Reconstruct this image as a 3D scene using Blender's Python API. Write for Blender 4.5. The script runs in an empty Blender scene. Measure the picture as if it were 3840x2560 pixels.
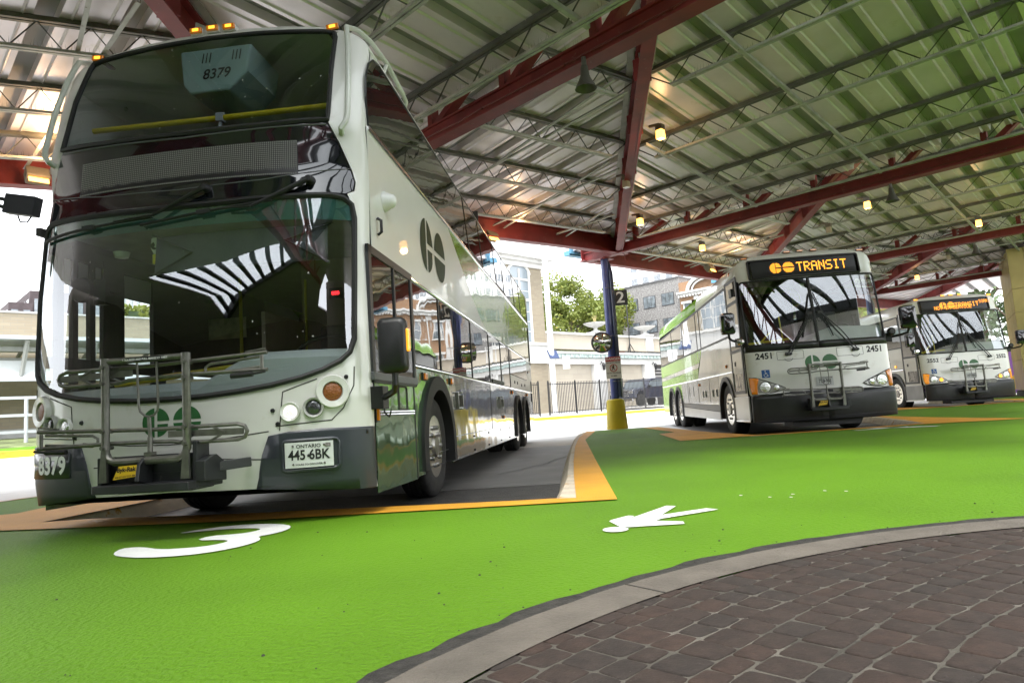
import bpy, bmesh, math, random
from mathutils import Vector, Matrix
random.seed(7)
R_ = math.radians
SC = bpy.context.scene
COL = SC.collection
# ------------------------------------------------------------------ camera, sky, sun, exposure
cam_d = bpy.data.cameras.new('camera'); cam = bpy.data.objects.new('camera', cam_d); COL.objects.link(cam)
SC.camera = cam
cam_d.sensor_width = 36; cam_d.lens = 2553.32 / 3840 * 36; cam_d.clip_start = .05; cam_d.clip_end = 3000
PITCH, ROLL = .1036, -.0656
_F = Vector((0, math.cos(PITCH), math.sin(PITCH))); _U0 = Vector((0, -math.sin(PITCH), math.cos(PITCH))); _R0 = Vector((1, 0, 0))
_R = _R0 * math.cos(ROLL) + _U0 * math.sin(ROLL); _U = _U0 * math.cos(ROLL) - _R0 * math.sin(ROLL)
cam.matrix_world = Matrix(((_R.x, _U.x, -_F.x, 0), (_R.y, _U.y, -_F.y, 0), (_R.z, _U.z, -_F.z, .7645), (0, 0, 0, 1)))
world = bpy.data.worlds.new('World'); SC.world = world; world.use_nodes = True
SUN_EL, SUN_ROT = R_(66), R_(190)
nt = world.node_tree; nt.nodes.clear()
w_out = nt.nodes.new('ShaderNodeOutputWorld'); w_bg = nt.nodes.new('ShaderNodeBackground'); w_sky = nt.nodes.new('ShaderNodeTexSky')
w_hs = nt.nodes.new('ShaderNodeHueSaturation')
w_sky.sky_type = 'NISHITA'; w_sky.sun_disc = False; w_sky.sun_elevation = SUN_EL; w_sky.sun_rotation = SUN_ROT
w_sky.air_density = 1.0; w_sky.dust_density = 1.0; w_sky.ozone_density = 1.0
w_hs.inputs['Saturation'].default_value = .12   # a white overcast sky
w_bg.inputs['Strength'].default_value = .15
nt.links.new(w_sky.outputs[0], w_hs.inputs['Color']); nt.links.new(w_hs.outputs[0], w_bg.inputs['Color']); nt.links.new(w_bg.outputs[0], w_out.inputs['Surface'])
sun_d = bpy.data.lights.new('sun', 'SUN'); sun_d.energy = 1.2; sun_d.angle = R_(20); sun_d.color = (1, .96, .9)
sun = bpy.data.objects.new('sun', sun_d); COL.objects.link(sun); sun.location = (0, 0, 60)
_sd = Vector((math.sin(SUN_ROT) * math.cos(SUN_EL), math.cos(SUN_ROT) * math.cos(SUN_EL), math.sin(SUN_EL)))
sun.rotation_euler = _sd.to_track_quat('Z', 'Y').to_euler()
SC.view_settings.view_transform = 'Standard'; SC.view_settings.look = 'None'; SC.view_settings.exposure = 2.4; SC.view_settings.gamma = 1
SC.cycles.max_bounces = 9; SC.cycles.diffuse_bounces = 5; SC.cycles.glossy_bounces = 4; SC.cycles.transparent_max_bounces = 16
SC.cycles.sample_clamp_indirect = 6; SC.cycles.use_denoising = True

# ------------------------------------------------------------------ materials
MATS = {}
def M(name, col, rough=.5, metal=0., coat=0., noise=None, bump=None, emit=None, spec=.5, rnoise=0., dirt=None, speck=None):
    if name in MATS: return MATS[name]
    m = bpy.data.materials.new(name); m.use_nodes = True; MATS[name] = m
    n = m.node_tree.nodes; L = m.node_tree.links; p = n['Principled BSDF']
    p.inputs['Base Color'].default_value = (*col, 1); p.inputs['Roughness'].default_value = rough; p.inputs['Metallic'].default_value = metal
    p.inputs['Specular IOR Level'].default_value = spec
    if coat: p.inputs['Coat Weight'].default_value = coat; p.inputs['Coat Roughness'].default_value = .02
    tc = n.new('ShaderNodeTexCoord')
    src = None
    if noise:
        sc, amt = noise[:2]
        t = n.new('ShaderNodeTexNoise'); t.inputs['Scale'].default_value = sc; t.inputs['Detail'].default_value = 6; L.new(tc.outputs['Object'], t.inputs['Vector'])
        r = n.new('ShaderNodeValToRGB'); r.color_ramp.elements[0].position = .3; r.color_ramp.elements[1].position = .72
        r.color_ramp.elements[0].color = (*[c * (1 - amt) for c in col], 1); r.color_ramp.elements[1].color = (*[min(1, c * (1 + amt)) for c in col], 1)
        L.new(t.outputs['Fac'], r.inputs['Fac']); src = r.outputs['Color']
    for key in (dirt, speck):
        if not key: continue
        sc, lo, hi, dc = key      # noise above lo..hi gets colour dc
        t = n.new('ShaderNodeTexNoise'); t.inputs['Scale'].default_value = sc; t.inputs['Detail'].default_value = 8; t.inputs['Roughness'].default_value = .65; L.new(tc.outputs['Object'], t.inputs['Vector'])
        r = n.new('ShaderNodeMapRange'); r.inputs['From Min'].default_value = lo; r.inputs['From Max'].default_value = hi; L.new(t.outputs['Fac'], r.inputs['Value'])
        x = n.new('ShaderNodeMix'); x.data_type = 'RGBA'; L.new(r.outputs[0], x.inputs['Factor'])
        if src is not None: L.new(src, x.inputs['A'])
        else: x.inputs['A'].default_value = (*col, 1)
        x.inputs['B'].default_value = (*dc, 1); src = x.outputs['Result']
    if src is not None: L.new(src, p.inputs['Base Color'])
    if rnoise:
        t = n.new('ShaderNodeTexNoise'); t.inputs['Scale'].default_value = 3; t.inputs['Detail'].default_value = 6; L.new(tc.outputs['Object'], t.inputs['Vector'])
        r = n.new('ShaderNodeMapRange'); r.inputs['To Min'].default_value = max(0, rough - rnoise); r.inputs['To Max'].default_value = rough + rnoise
        L.new(t.outputs['Fac'], r.inputs['Value']); L.new(r.outputs[0], p.inputs['Roughness'])
    if bump:
        t = n.new('ShaderNodeTexNoise'); t.inputs['Scale'].default_value = bump[0]; t.inputs['Detail'].default_value = bump[2] if len(bump) > 2 else 5
        L.new(tc.outputs['Object'], t.inputs['Vector'])
        b = n.new('ShaderNodeBump'); b.inputs['Strength'].default_value = bump[1]; b.inputs['Distance'].default_value = bump[3] if len(bump) > 3 else .02
        L.new(t.outputs['Fac'], b.inputs['Height']); L.new(b.outputs[0], p.inputs['Normal'])
        if coat and len(bump) > 3: L.new(b.outputs[0], p.inputs['Coat Normal'])
    if emit:
        p.inputs['Emission Color'].default_value = (*emit[:3], 1); p.inputs['Emission Strength'].default_value = emit[3]
    return m
def glass_mat(name, tint, f0=.08, extra=0., rough=.0):
    if name in MATS: return MATS[name]
    m = bpy.data.materials.new(name); m.use_nodes = True; MATS[name] = m
    n = m.node_tree.nodes; L = m.node_tree.links; n.clear()
    o = n.new('ShaderNodeOutputMaterial'); t = n.new('ShaderNodeBsdfTransparent'); g = n.new('ShaderNodeBsdfGlossy'); x = n.new('ShaderNodeMixShader')
    lw = n.new('ShaderNodeLayerWeight'); lw.inputs['Blend'].default_value = .5; t.inputs['Color'].default_value = (*tint, 1); g.inputs['Roughness'].default_value = rough
    g.inputs['Color'].default_value = (.95, .97, 1, 1)
    pw = n.new('ShaderNodeMath'); pw.operation = 'POWER'; pw.inputs[1].default_value = 5; ma = n.new('ShaderNodeMath'); ma.operation = 'MULTIPLY_ADD'; ma.inputs[1].default_value = 1 - f0; ma.inputs[2].default_value = f0
    L.new(lw.outputs['Facing'], pw.inputs[0]); L.new(pw.outputs[0], ma.inputs[0]); L.new(ma.outputs[0], x.inputs['Fac']); L.new(t.outputs[0], x.inputs[1]); L.new(g.outputs[0], x.inputs[2]); L.new(x.outputs[0], o.inputs['Surface'])
    return m
def brick_mat(name, c1, c2, mortar, bw, bh, noise=.2, rough=.85):
    if name in MATS: return MATS[name]
    m = bpy.data.materials.new(name); m.use_nodes = True; MATS[name] = m
    n = m.node_tree.nodes; L = m.node_tree.links; p = n['Principled BSDF']; p.inputs['Roughness'].default_value = rough
    tc = n.new('ShaderNodeTexCoord'); b = n.new('ShaderNodeTexBrick'); L.new(tc.outputs['UV'], b.inputs['Vector'])
    b.inputs['Scale'].default_value = 1; b.inputs['Brick Width'].default_value = bw; b.inputs['Row Height'].default_value = bh; b.inputs['Mortar Size'].default_value = .008
    b.inputs['Color1'].default_value = (*c1, 1); b.inputs['Color2'].default_value = (*c2, 1); b.inputs['Mortar'].default_value = (*mortar, 1)
    t = n.new('ShaderNodeTexNoise'); t.inputs['Scale'].default_value = .6; t.inputs['Detail'].default_value = 7; L.new(tc.outputs['Object'], t.inputs['Vector'])
    r = n.new('ShaderNodeMapRange'); r.inputs['To Min'].default_value = 1 - noise; r.inputs['To Max'].default_value = 1 + noise; L.new(t.outputs['Fac'], r.inputs['Value'])
    x = n.new('ShaderNodeMix'); x.data_type = 'RGBA'; x.blend_type = 'MULTIPLY'; x.inputs['Factor'].default_value = 1
    L.new(b.outputs['Color'], x.inputs['A']); L.new(r.outputs[0], x.inputs['B']); L.new(x.outputs['Result'], p.inputs['Base Color'])
    bp = n.new('ShaderNodeBump'); bp.inputs['Strength'].default_value = .4; bp.inputs['Distance'].default_value = .01; bp.invert = True; L.new(b.outputs['Fac'], bp.inputs['Height']); L.new(bp.outputs[0], p.inputs['Normal'])
    return m

# ------------------------------------------------------------------ mesh builder
class MB:
    def __init__(s): s.v = []; s.f = []; s.i = []; s.uv = None
    def add(s, vs, fs, mi=0):
        o = len(s.v); s.v += [tuple(v) for v in vs]; s.f += [tuple(o + k for k in f) for f in fs]; s.i += [mi] * len(fs); return s
    def box(s, c, d, rz=0., mi=0, rx=0., ry=0.):
        m = Matrix.Rotation(rz, 3, 'Z') @ Matrix.Rotation(ry, 3, 'Y') @ Matrix.Rotation(rx, 3, 'X')
        vs = [Vector(c) + m @ Vector((x * d[0] / 2, y * d[1] / 2, z * d[2] / 2)) for x in (-1, 1) for y in (-1, 1) for z in (-1, 1)]
        return s.add(vs, [(0, 1, 3, 2), (4, 6, 7, 5), (0, 4, 5, 1), (2, 3, 7, 6), (0, 2, 6, 4), (1, 5, 7, 3)], mi)
    def bar(s, p0, p1, w, h, mi=0, up=(0, 0, 1)):
        p0, p1 = Vector(p0), Vector(p1); d = (p1 - p0).normalized(); a = d.cross(Vector(up))
        if a.length < 1e-4: a = d.cross(Vector((1, 0, 0)))
        a.normalize(); b = a.cross(d).normalized(); a = a * w / 2; b = b * h / 2
        vs = [p + x * a + y * b for p in (p0, p1) for x, y in ((-1, -1), (1, -1), (1, 1), (-1, 1))]
        return s.add(vs, [(3, 2, 1, 0), (4, 5, 6, 7), (0, 1, 5, 4), (1, 2, 6, 5), (2, 3, 7, 6), (3, 0, 4, 7)], mi)
    def ibeam(s, p0, p1, w, h, tf=.025, tw=.02, mi=0):
        p0, p1 = Vector(p0), Vector(p1); u = Vector((0, 0, 1)); d = (p1 - p0).normalized(); a = d.cross(u).normalized(); u = a.cross(d)
        s.bar(p0 + u * (h / 2 - tf / 2), p1 + u * (h / 2 - tf / 2), w, tf, mi); s.bar(p0 - u * (h / 2 - tf / 2), p1 - u * (h / 2 - tf / 2), w, tf, mi)
        return s.bar(p0, p1, tw, h - 2 * tf, mi)
    def tube(s, pts, r, n=8, mi=0, closed=False):
        P = [Vector(p) for p in pts]; N = len(P); base = len(s.v); prev = None; vs = []
        for k in range(N):
            if closed: d = P[(k + 1) % N] - P[k - 1]
            else: d = P[min(k + 1, N - 1)] - P[max(k - 1, 0)]
            d.normalize()
            if prev is None:
                a = d.cross(Vector((0, 0, 1)))
                if a.length < .05: a = d.cross(Vector((0, 1, 0)))
            else: a = prev - d * prev.dot(d)
            a.normalize(); prev = a; b = d.cross(a)
            rr = r[k] if isinstance(r, (list, tuple)) else r
            vs += [P[k] + (a * math.cos(2 * math.pi * j / n) + b * math.sin(2 * math.pi * j / n)) * rr for j in range(n)]
        fs = []
        for k in range(N if closed else N - 1):
            k2 = (k + 1) % N
            fs += [(k * n + j, k * n + (j + 1) % n, k2 * n + (j + 1) % n, k2 * n + j) for j in range(n)]
        if not closed: fs += [tuple(range(n))[::-1], tuple((N - 1) * n + j for j in range(n))]
        return s.add(vs, fs, mi)
    def lathe(s, prof, c, axis='Z', n=24, mi=0, rot=None):
        # prof: (radius, along) pairs
        vs = []
        for r, a in prof:
            for j in range(n):
                t = 2 * math.pi * j / n; x, y = r * math.cos(t), r * math.sin(t)
                v = Vector((x, y, a)) if axis == 'Z' else (Vector((a, x, y)) if axis == 'X' else Vector((y, a, x)))
                if rot is not None: v = rot @ v
                vs.append(v + Vector(c))
        fs = []
        for k in range(len(prof) - 1): fs += [(k * n + j, k * n + (j + 1) % n, (k + 1) * n + (j + 1) % n, (k + 1) * n + j) for j in range(n)]
        if prof[0][0] > 1e-5: fs.append(tuple(range(n))[::-1])
        if prof[-1][0] > 1e-5: fs.append(tuple((len(prof) - 1) * n + j for j in range(n)))
        return s.add(vs, fs, mi)
    def prism(s, poly, vec, mi=0):
        n = len(poly); v = Vector(vec); vs = [Vector(p) for p in poly] + [Vector(p) + v for p in poly]
        return s.add(vs, [tuple(range(n))[::-1], tuple(range(n, 2 * n))] + [(k, (k + 1) % n, n + (k + 1) % n, n + k) for k in range(n)], mi)
    def poly(s, pts, mi=0): return s.add(pts, [tuple(range(len(pts)))], mi)
    def grid(s, rows, mi=0, flip=False):
        n = len(rows[0]); vs = [p for r in rows for p in r]
        fs = [(a * n + b, a * n + b + 1, (a + 1) * n + b + 1, (a + 1) * n + b) for a in range(len(rows) - 1) for b in range(n - 1)]
        return s.add(vs, [f[::-1] for f in fs] if flip else fs, mi)
    def obj(s, name, mats, parent=None, sharp=35, bevel=0., shift=None, uv=None, solid=0., seg=2):
        me = bpy.data.meshes.new(name)
        if shift is None and parent is None:
            xs = [v[0] for v in s.v]; ys = [v[1] for v in s.v]; shift = Vector(((min(xs) + max(xs)) / 2, (min(ys) + max(ys)) / 2, min(v[2] for v in s.v)))
            o_loc = shift
        else: o_loc = Vector((0, 0, 0))
        if shift is None: shift = Vector((0, 0, 0))
        me.from_pydata([tuple(Vector(v) - shift) for v in s.v], [], s.f); me.update()
        mats = mats if isinstance(mats, (list, tuple)) else [mats]
        for m in mats: me.materials.append(m)
        me.polygons.foreach_set('material_index', s.i)
        bm = bmesh.new(); bm.from_mesh(me); bmesh.ops.recalc_face_normals(bm, faces=bm.faces); bm.to_mesh(me); bm.free()
        if sharp: me.shade_smooth(); me.set_sharp_from_angle(angle=R_(sharp))
        if uv:
            l = me.uv_layers.new(name='UVMap')
            for p in me.polygons:
                for li in p.loop_indices: l.data[li].uv = uv(Vector(me.vertices[me.loops[li].vertex_index].co) + shift, p.normal)
        o = bpy.data.objects.new(name, me); COL.objects.link(o)
        if parent is not None: o.parent = parent
        else: o.location = o_loc
        if bevel:
            b = o.modifiers.new('bevel', 'BEVEL'); b.width = bevel; b.segments = seg; b.limit_method = 'ANGLE'; b.angle_limit = R_(40); b.harden_normals = True
        if solid:
            b = o.modifiers.new('solid', 'SOLIDIFY'); b.thickness = solid; b.offset = 0
        return o
def pieces(mb):
    # connected pieces of a builder's mesh, each as a builder of its own
    par = list(range(len(mb.v)))
    def find(a):
        while par[a] != a: par[a] = par[par[a]]; a = par[a]
        return a
    for f in mb.f:
        for k in f[1:]: par[find(k)] = find(f[0])
    out = {}
    for f, i in zip(mb.f, mb.i): out.setdefault(find(f[0]), []).append((f, i))
    res = []
    for fl in out.values():
        m = MB(); mp = {}
        for f, i in fl:
            for k in f:
                if k not in mp: mp[k] = len(m.v); m.v.append(mb.v[k])
            m.f.append(tuple(mp[k] for k in f)); m.i.append(i)
        res.append(m)
    return res
def parts(mb, name, mats, parent, **k): return [m.obj(name, mats, parent, **k) for m in pieces(mb)]
def tag(o, label=None, cat=None, group=None, kind=None):
    if label: o['label'] = label
    if cat: o['category'] = cat
    if group: o['group'] = group
    if kind: o['kind'] = kind
    return o
def thing(name, label, cat, loc=(0, 0, 0), rz=0., group=None):
    o = bpy.data.objects.new(name, None); COL.objects.link(o); o.location = loc; o.rotation_euler = (0, 0, rz); o.empty_display_size = .2
    return tag(o, label, cat, group)
def struct(mb, name, mats, **k):
    o = mb.obj(name, mats, **k); o['kind'] = 'structure'; return o
def rrect(x0, z0, x1, z1, r, n=5):
    out = []
    for cx, cz, a0 in ((x1 - r, z1 - r, 0), (x0 + r, z1 - r, 90), (x0 + r, z0 + r, 180), (x1 - r, z0 + r, 270)):
        out += [(cx + r * math.cos(R_(a0 + 90 * k / n)), cz + r * math.sin(R_(a0 + 90 * k / n))) for k in range(n + 1)]
    return out
def circle2(cx, cz, r, n=28, a0=0, a1=360):
    full = a1 - a0 >= 360
    return [(cx + r * math.cos(R_(a0 + (a1 - a0) * k / (n if full else n - 1))), cz + r * math.sin(R_(a0 + (a1 - a0) * k / (n if full else n - 1)))) for k in range(n)]
def text2(body, size=1., align='CENTER', bold=0., sx=1.):
    cu = bpy.data.curves.new('txt', 'FONT'); cu.body = body; cu.size = size; cu.align_x = align; cu.align_y = 'CENTER'; cu.offset = bold; cu.resolution_u = 3
    o = bpy.data.objects.new('txt', cu); COL.objects.link(o); bpy.context.view_layer.update()
    dg = bpy.context.evaluated_depsgraph_get(); me = o.evaluated_get(dg).to_mesh()
    vs = [(v.co.x * sx, v.co.y) for v in me.vertices]; fs = [tuple(p.vertices) for p in me.polygons]
    o.evaluated_get(dg).to_mesh_clear(); bpy.data.objects.remove(o); bpy.data.curves.remove(cu)
    return vs, fs
def text_part(name, body, size, mapf, mat, parent, bold=0., sx=1., align='CENTER', kindtag=None, cut=0.):
    vs, fs = text2(body, size, align, bold, sx); mb = MB()
    if cut:
        bm = bmesh.new(); bv = [bm.verts.new((x, y, 0)) for x, y in vs]
        for f in fs:
            try: bm.faces.new([bv[i] for i in f])
            except ValueError: pass
        x = min(v[0] for v in vs) + cut
        while x < max(v[0] for v in vs): bmesh.ops.bisect_plane(bm, geom=bm.verts[:] + bm.edges[:] + bm.faces[:], plane_co=(x, 0, 0), plane_no=(1, 0, 0), dist=1e-6); x += cut
        bm.verts.index_update(); vs = [(v.co.x, v.co.y) for v in bm.verts]; fs = [tuple(v.index for v in f.verts) for f in bm.faces]; bm.free()
    mb.add([mapf(x, y) for x, y in vs], fs)
    return mb.obj(name, mat, parent, sharp=0)
r2 = 2 ** .5
def W(s, t, z=0.): return Vector(((s + t) / r2, (s - t) / r2, z))     # s runs along the row of bays, t along each roof truss

# palette
RED = M('red_steel_paint', (.20, .022, .022), .55, noise=(3, .22), dirt=(9, .62, .75, (.25, .12, .1)))
GALV = M('galvanised_steel', (.40, .41, .38), .5, .25, noise=(4, .2), dirt=(7, .6, .75, (.22, .19, .14)))
JOIST = M('grey_joist_paint', (.40, .40, .375), .55, .1, noise=(5, .22), dirt=(14, .62, .72, (.12, .08, .05)))
DECK = M('steel_roof_deck', (.72, .665, .69), .34, .25, noise=(1.3, .12), dirt=(2.2, .60, .80, (.48, .43, .34)), rnoise=.12)
BLACK = M('black_plastic', (.012, .012, .013), .42, noise=(8, .3))
RUBBER = M('black_rubber', (.014, .014, .014), .62)
TYRE = M('tyre_rubber', (.022, .021, .02), .78, noise=(14, .35), bump=(60, .2))
CHROME = M('polished_metal', (.72, .73, .74), .12, 1., bump=(2.5, .12))
STEEL = M('brushed_steel', (.20, .196, .178), .45, .85, noise=(20, .2), rnoise=.1)
WHITEP = M('white_coach_paint', (.66, .66, .625), .28, coat=.6, noise=(1.6, .06), dirt=(4.5, .60, .85, (.42, .38, .27)))
WHITEG = M('white_gloss_side_paint', (.68, .69, .65), .3, coat=.45, bump=(1.1, .25, 2, .02), noise=(1.2, .05))
GREENP = M('green_gloss_side_paint', (.16, .30, .15), .09, .75, coat=.5, bump=(1.6, .7, 2, .03))
LIME = M('lime_gloss_side_paint', (.24, .50, .035), .18, coat=1., bump=(1.1, .3, 2, .02))
SILVER = M('mirror_side_panel', (.55, .57, .56), .07, .92, bump=(1.3, .5, 2, .02))
LOGOG = M('logo_green', (.02, .115, .03), .4)
LOGOD = M('logo_dark_green', (.012, .035, .018), .5, spec=.2)
CHAR = M('charcoal_bumper_paint', (.030, .035, .045), .42, coat=.2, noise=(3, .15))
BGLOSS = M('black_gloss_panel', (.006, .007, .010), .06, coat=1.)
SIDEGL = M('dark_side_glass', (.012, .014, .014), .02, spec=1., coat=1., bump=(1.4, .22, 2, .015))
WSGL = glass_mat('windscreen_glass', (.84, .92, .90), .18)
UPGL = glass_mat('upper_windscreen_glass', (.66, .70, .70), .06)
CLGL = glass_mat('clear_glass', (.93, .96, .96), .05)
YELB = M('yellow_handrail', (.62, .50, .02), .4)
GREYI = M('grey_interior', (.22, .225, .23), .7, noise=(6, .2))
DASH = M('grey_dashboard', (.34, .35, .355), .75, bump=(150, .2))
DARKI = M('dark_interior', (.05, .048, .05), .8)
BROWNI = M('brown_interior_panel', (.22, .165, .13), .6, noise=(2, .3))
AMBL = M('amber_lens', (.42, .12, .005), .15, coat=1., emit=(1, .35, .02, .03))
AMBON = M('amber_lamp_lit', (.8, .3, .02), .3, emit=(1, .36, .03, .62))
LENS = M('clear_lamp_lens', (.55, .56, .56), .06, .85)
LAMPON = M('headlamp_lit', (.8, .8, .8), .12, .8, bump=(45, .6), emit=(1, .98, .92, .16))
PLATEW = M('plate_white', (.62, .64, .62), .4)
INK = M('black_lettering', (.012, .012, .014), .5)
WHITEL = M('white_lettering', (.78, .79, .78), .5)
LEDON = M('led_amber', (.3, .1, .0), .4, emit=(1, .34, .02, .50))
FLOOD = M('flood_lamp_lens', (1, .7, .3), .3, emit=(1, .45, .08, 1.0))
# ------------------------------------------------------------------ ground, platform, paint
HP = .13
def road_z(u, s=30.):    # the street beyond the bays lies a little higher
    k = 1 + .5 * min(1, max(0, (22 - s) / 12))
    return 0. if u < 14.5 else (.30 * k * min(1, (u - 14.5) / 7.0) if u < 24 else .30 * k + (.85 - .30 * k) * min(1, (u - 24) / 8))
CONC = M('road_concrete', (.58, .58, .575), .8, noise=(.5, .14), dirt=(1.7, .55, .8, (.40, .395, .39)), bump=(40, .15))
mb = MB()
US = [-1500, -60, 0, 6, 10, 14.5, 16, 18, 21.44]
SS = [-1500, -60, -20, -10, 0, 8, 16, 24, 32, 40, 60, 120, 1500]
mb.grid([[W(s_, -u, road_z(u, s_)) for s_ in SS] for u in US])
struct(mb, 'road', CONC, sharp=60)
mb = MB(); mb.grid([[W(s_, -u, road_z(u, s_)) for s_ in SS] for u in (21.44, 24, 26, 28, 32, 60, 200, 1500)])
struct(mb, 'street', M('street_asphalt', (.42, .42, .42), .85, noise=(.4, .15), bump=(60, .2)), sharp=60)
mb = MB(); mb.box((0, 0, -1.2), (3000, 3000, .1)); struct(mb, 'ground', M('earth', (.2, .18, .15), .9))
# joints and cracks in the concrete
mb = MB()
for pts in ([(1.0, 7.2), (1.12, 9), (1.35, 12), (1.62, 15.5)], [(-.3, 8.6), (.3, 9.7), (.75, 11.1), (1.05, 12.4)], [(-9, 12), (-6.5, 13.2), (-5.2, 15.4), (-3.7, 17.4)], [(-8, 16.3), (-6, 15.2), (-4.8, 14.9)], [(1.2, 24), (4, 22.4), (8, 21), (13, 24)], [(-9.5, 15), (-4, 17.5), (2.2, 24.2)], [(2.5, 20.4), (6, 23.6), (9.5, 27.6)]):
    P = [Vector((x, y, road_z((y - x) / r2, (x + y) / r2) + .012)) for x, y in pts]
    fine = []
    for a, b in zip(P, P[1:]):
        for k in range(6): q = a.lerp(b, k / 6); fine.append(q + Vector((random.uniform(-.03, .03), random.uniform(-.03, .03), 0)))
    for a, b in zip(fine, fine[1:]):
        d = (b - a).normalized().cross(Vector((0, 0, 1))) * .012; mb.add([a - d, a + d, b + d, b - d], [(0, 1, 2, 3)])
struct(mb, 'road_marking', M('tar_crack', (.10, .10, .10), .9), sharp=0)
# dark asphalt pads where the buses stop
ASPH = M('bay_asphalt', (.035, .034, .033), .62, noise=(7, .45), bump=(70, .9, 8, .02), dirt=(22, .66, .72, (.2, .2, .2)))
OILY = M('bay_oily_concrete', (.125, .123, .12), .6, noise=(1.4, .25), dirt=(2.4, .5, .8, (.08, .078, .075)), bump=(40, .12))
for dx, dy, w in ((0, 0, 0), (7.9, 7.6, .2), (15.9, 15.6, .2)):
    mb = MB(); mb.poly([(x + dx, y + dy, .004) for x, y in [(-3.9, 4.6), (.5, 4.6), (.6, 7.14), (-3.7, 7.35)]]); struct(mb, 'road_marking', ASPH, sharp=0)
    mb = MB(); mb.poly([(x + dx, y + dy, .004) for x, y in [(-3.7, 7.36), (.6, 7.16), (.8, 9.8), (1.25, 14.5), (-2.9, 14.9)]]); struct(mb, 'road_marking', OILY, sharp=0)
# raised platform with fingers between the bays
OUT = [(-14, -14), (10, -14), (40, 0), (40, 25), (30, 30), (24, 30), (17, 28.3), (16.2, 25), (15.25, 21.5), (14.7, 19.45), (11.75, 19.2), (11.7, 21), (11.6, 26.3), (10.0, 26.3), (9.1, 22.5), (7.95, 15.4), (7.3, 13.2), (6.75, 11.5),
       (3.9, 11.25), (3.77, 13.1), (3.74, 18.1), (3.55, 18.4), (2.1, 18.55), (1.75, 18.2), (1.45, 16.8), (1.2, 14.8), (.85, 11.4), (.57, 8.4), (.40, 6.4), (.23, 4.93), (-.02, 4.95), (-2.15, 5.26), (-3.46, 5.56), (-3.86, 5.55),
       (-3.6, 7), (-3.4, 9), (-3.9, 10.4), (-5.2, 10.4), (-5.9, 8.5), (-6.4, 7), (-6.9, 4.5), (-7.2, 2.6), (-11.5, 3.2), (-14, -4)]
GRN = M('green_platform_paint', (.098, .222, .007), .66, noise=(.7, .15), bump=(48, 1., 10, .02), spec=.22, speck=(42, .66, .72, (.05, .14, .006)), dirt=(.7, .55, .9, (.078, .185, .006)))
ORG = M('orange_platform_paint', (.62, .29, .018), .65, noise=(2, .12), bump=(75, .6, 8, .012), speck=(26, .68, .73, (.22, .11, .02)))
KERBM = M('worn_white_kerb', (.55, .47, .37), .75, noise=(6, .16), bump=(30, .5), dirt=(3.5, .58, .63, (.46, .22, .02)))
mb = MB(); # kerb stone: battered face and a 0.12 m top
def inset(poly, d):
    out = []; n = len(poly)
    for k in range(n):
        a, b, c = Vector(poly[k - 1]), Vector(poly[k]), Vector(poly[(k + 1) % n])
        n1 = Vector((-(b - a).y, (b - a).x)).normalized(); n2 = Vector((-(c - b).y, (c - b).x)).normalized(); q = (n1 + n2)
        q = q / max(.35, q.length_squared / 2) if q.length > .01 else n1
        out.append(b + q * d)
    return out
IN = inset(OUT, .17); O2 = inset(OUT, .03); OB = inset(OUT, -.09); OG = inset(OUT, .08)
mb.poly([(*p, HP) for p in OG]); struct(mb, 'pavement', GRN, sharp=0); mb = MB()
# sample the outline so the worn edge wavers
mb.grid([[(*p, -.05) for p in OB + OB[:1]], [(*p, HP - .03) for p in OUT + OUT[:1]], [(*p, HP + .004) for p in O2 + O2[:1]], [(*p, HP + .005) for p in IN + IN[:1]]])
struct(mb, 'kerb', KERBM, sharp=40)
def sheet(name, pts, z, mat, kind='structure'):
    mb = MB(); mb.poly([(x, y, z) for x, y in pts]); return struct(mb, name, mat, sharp=0)
Z1 = HP + .009
sheet('road_marking', [(.64, 4.69), (.72, 5.77), (.92, 8.42), (1.32, 13.6), (2.02, 18.0), (1.84, 18.3), (1.6, 16.7), (1.30, 14.77), (.93, 11.4), (.65, 8.36), (.49, 6.4), (.38, 4.9), (.20, 4.945), (-.02, 4.955), (-2.15, 5.265), (-3.46, 5.565), (-3.86, 5.555), (-3.62, 6.9), (-3.5, 8.9), (-4.2, 9.0), (-4.7, 7.2), (-4.68, 6.4), (-5.4, 6.1), (-7.4, 5.6), (-7.4, 5.3), (-5.2, 5.25), (-3.92, 5.19), (-3.3, 5.07), (-1.98, 4.85), (-.02, 4.72)], Z1, ORG)
sheet('road_marking', [(2.59, 11.06), (3.93, 11.12), (5.5, 11.12), (6.62, 11.28), (8.1, 10.95), (8.1, 13.5), (8.4, 16.4), (9.9, 22), (9.5, 22.4), (8.05, 15.4), (7.4, 13.2), (6.8, 11.5), (5.3, 11.33), (3.9, 11.3), (3.72, 13.1), (3.69, 18.1), (3.3, 18.2), (3.25, 14.3), (2.85, 13.92)], Z1, ORG)
sheet('road_marking', [(10.4, 19.0), (11.7, 18.95), (14.6, 19.15), (16.1, 18.8), (16.2, 24.4), (15.35, 21.5), (14.8, 19.5), (11.75, 19.25), (11.65, 21), (11.5, 26), (11.1, 26), (11.0, 21.9), (10.7, 21.8)], Z1, ORG)
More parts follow.
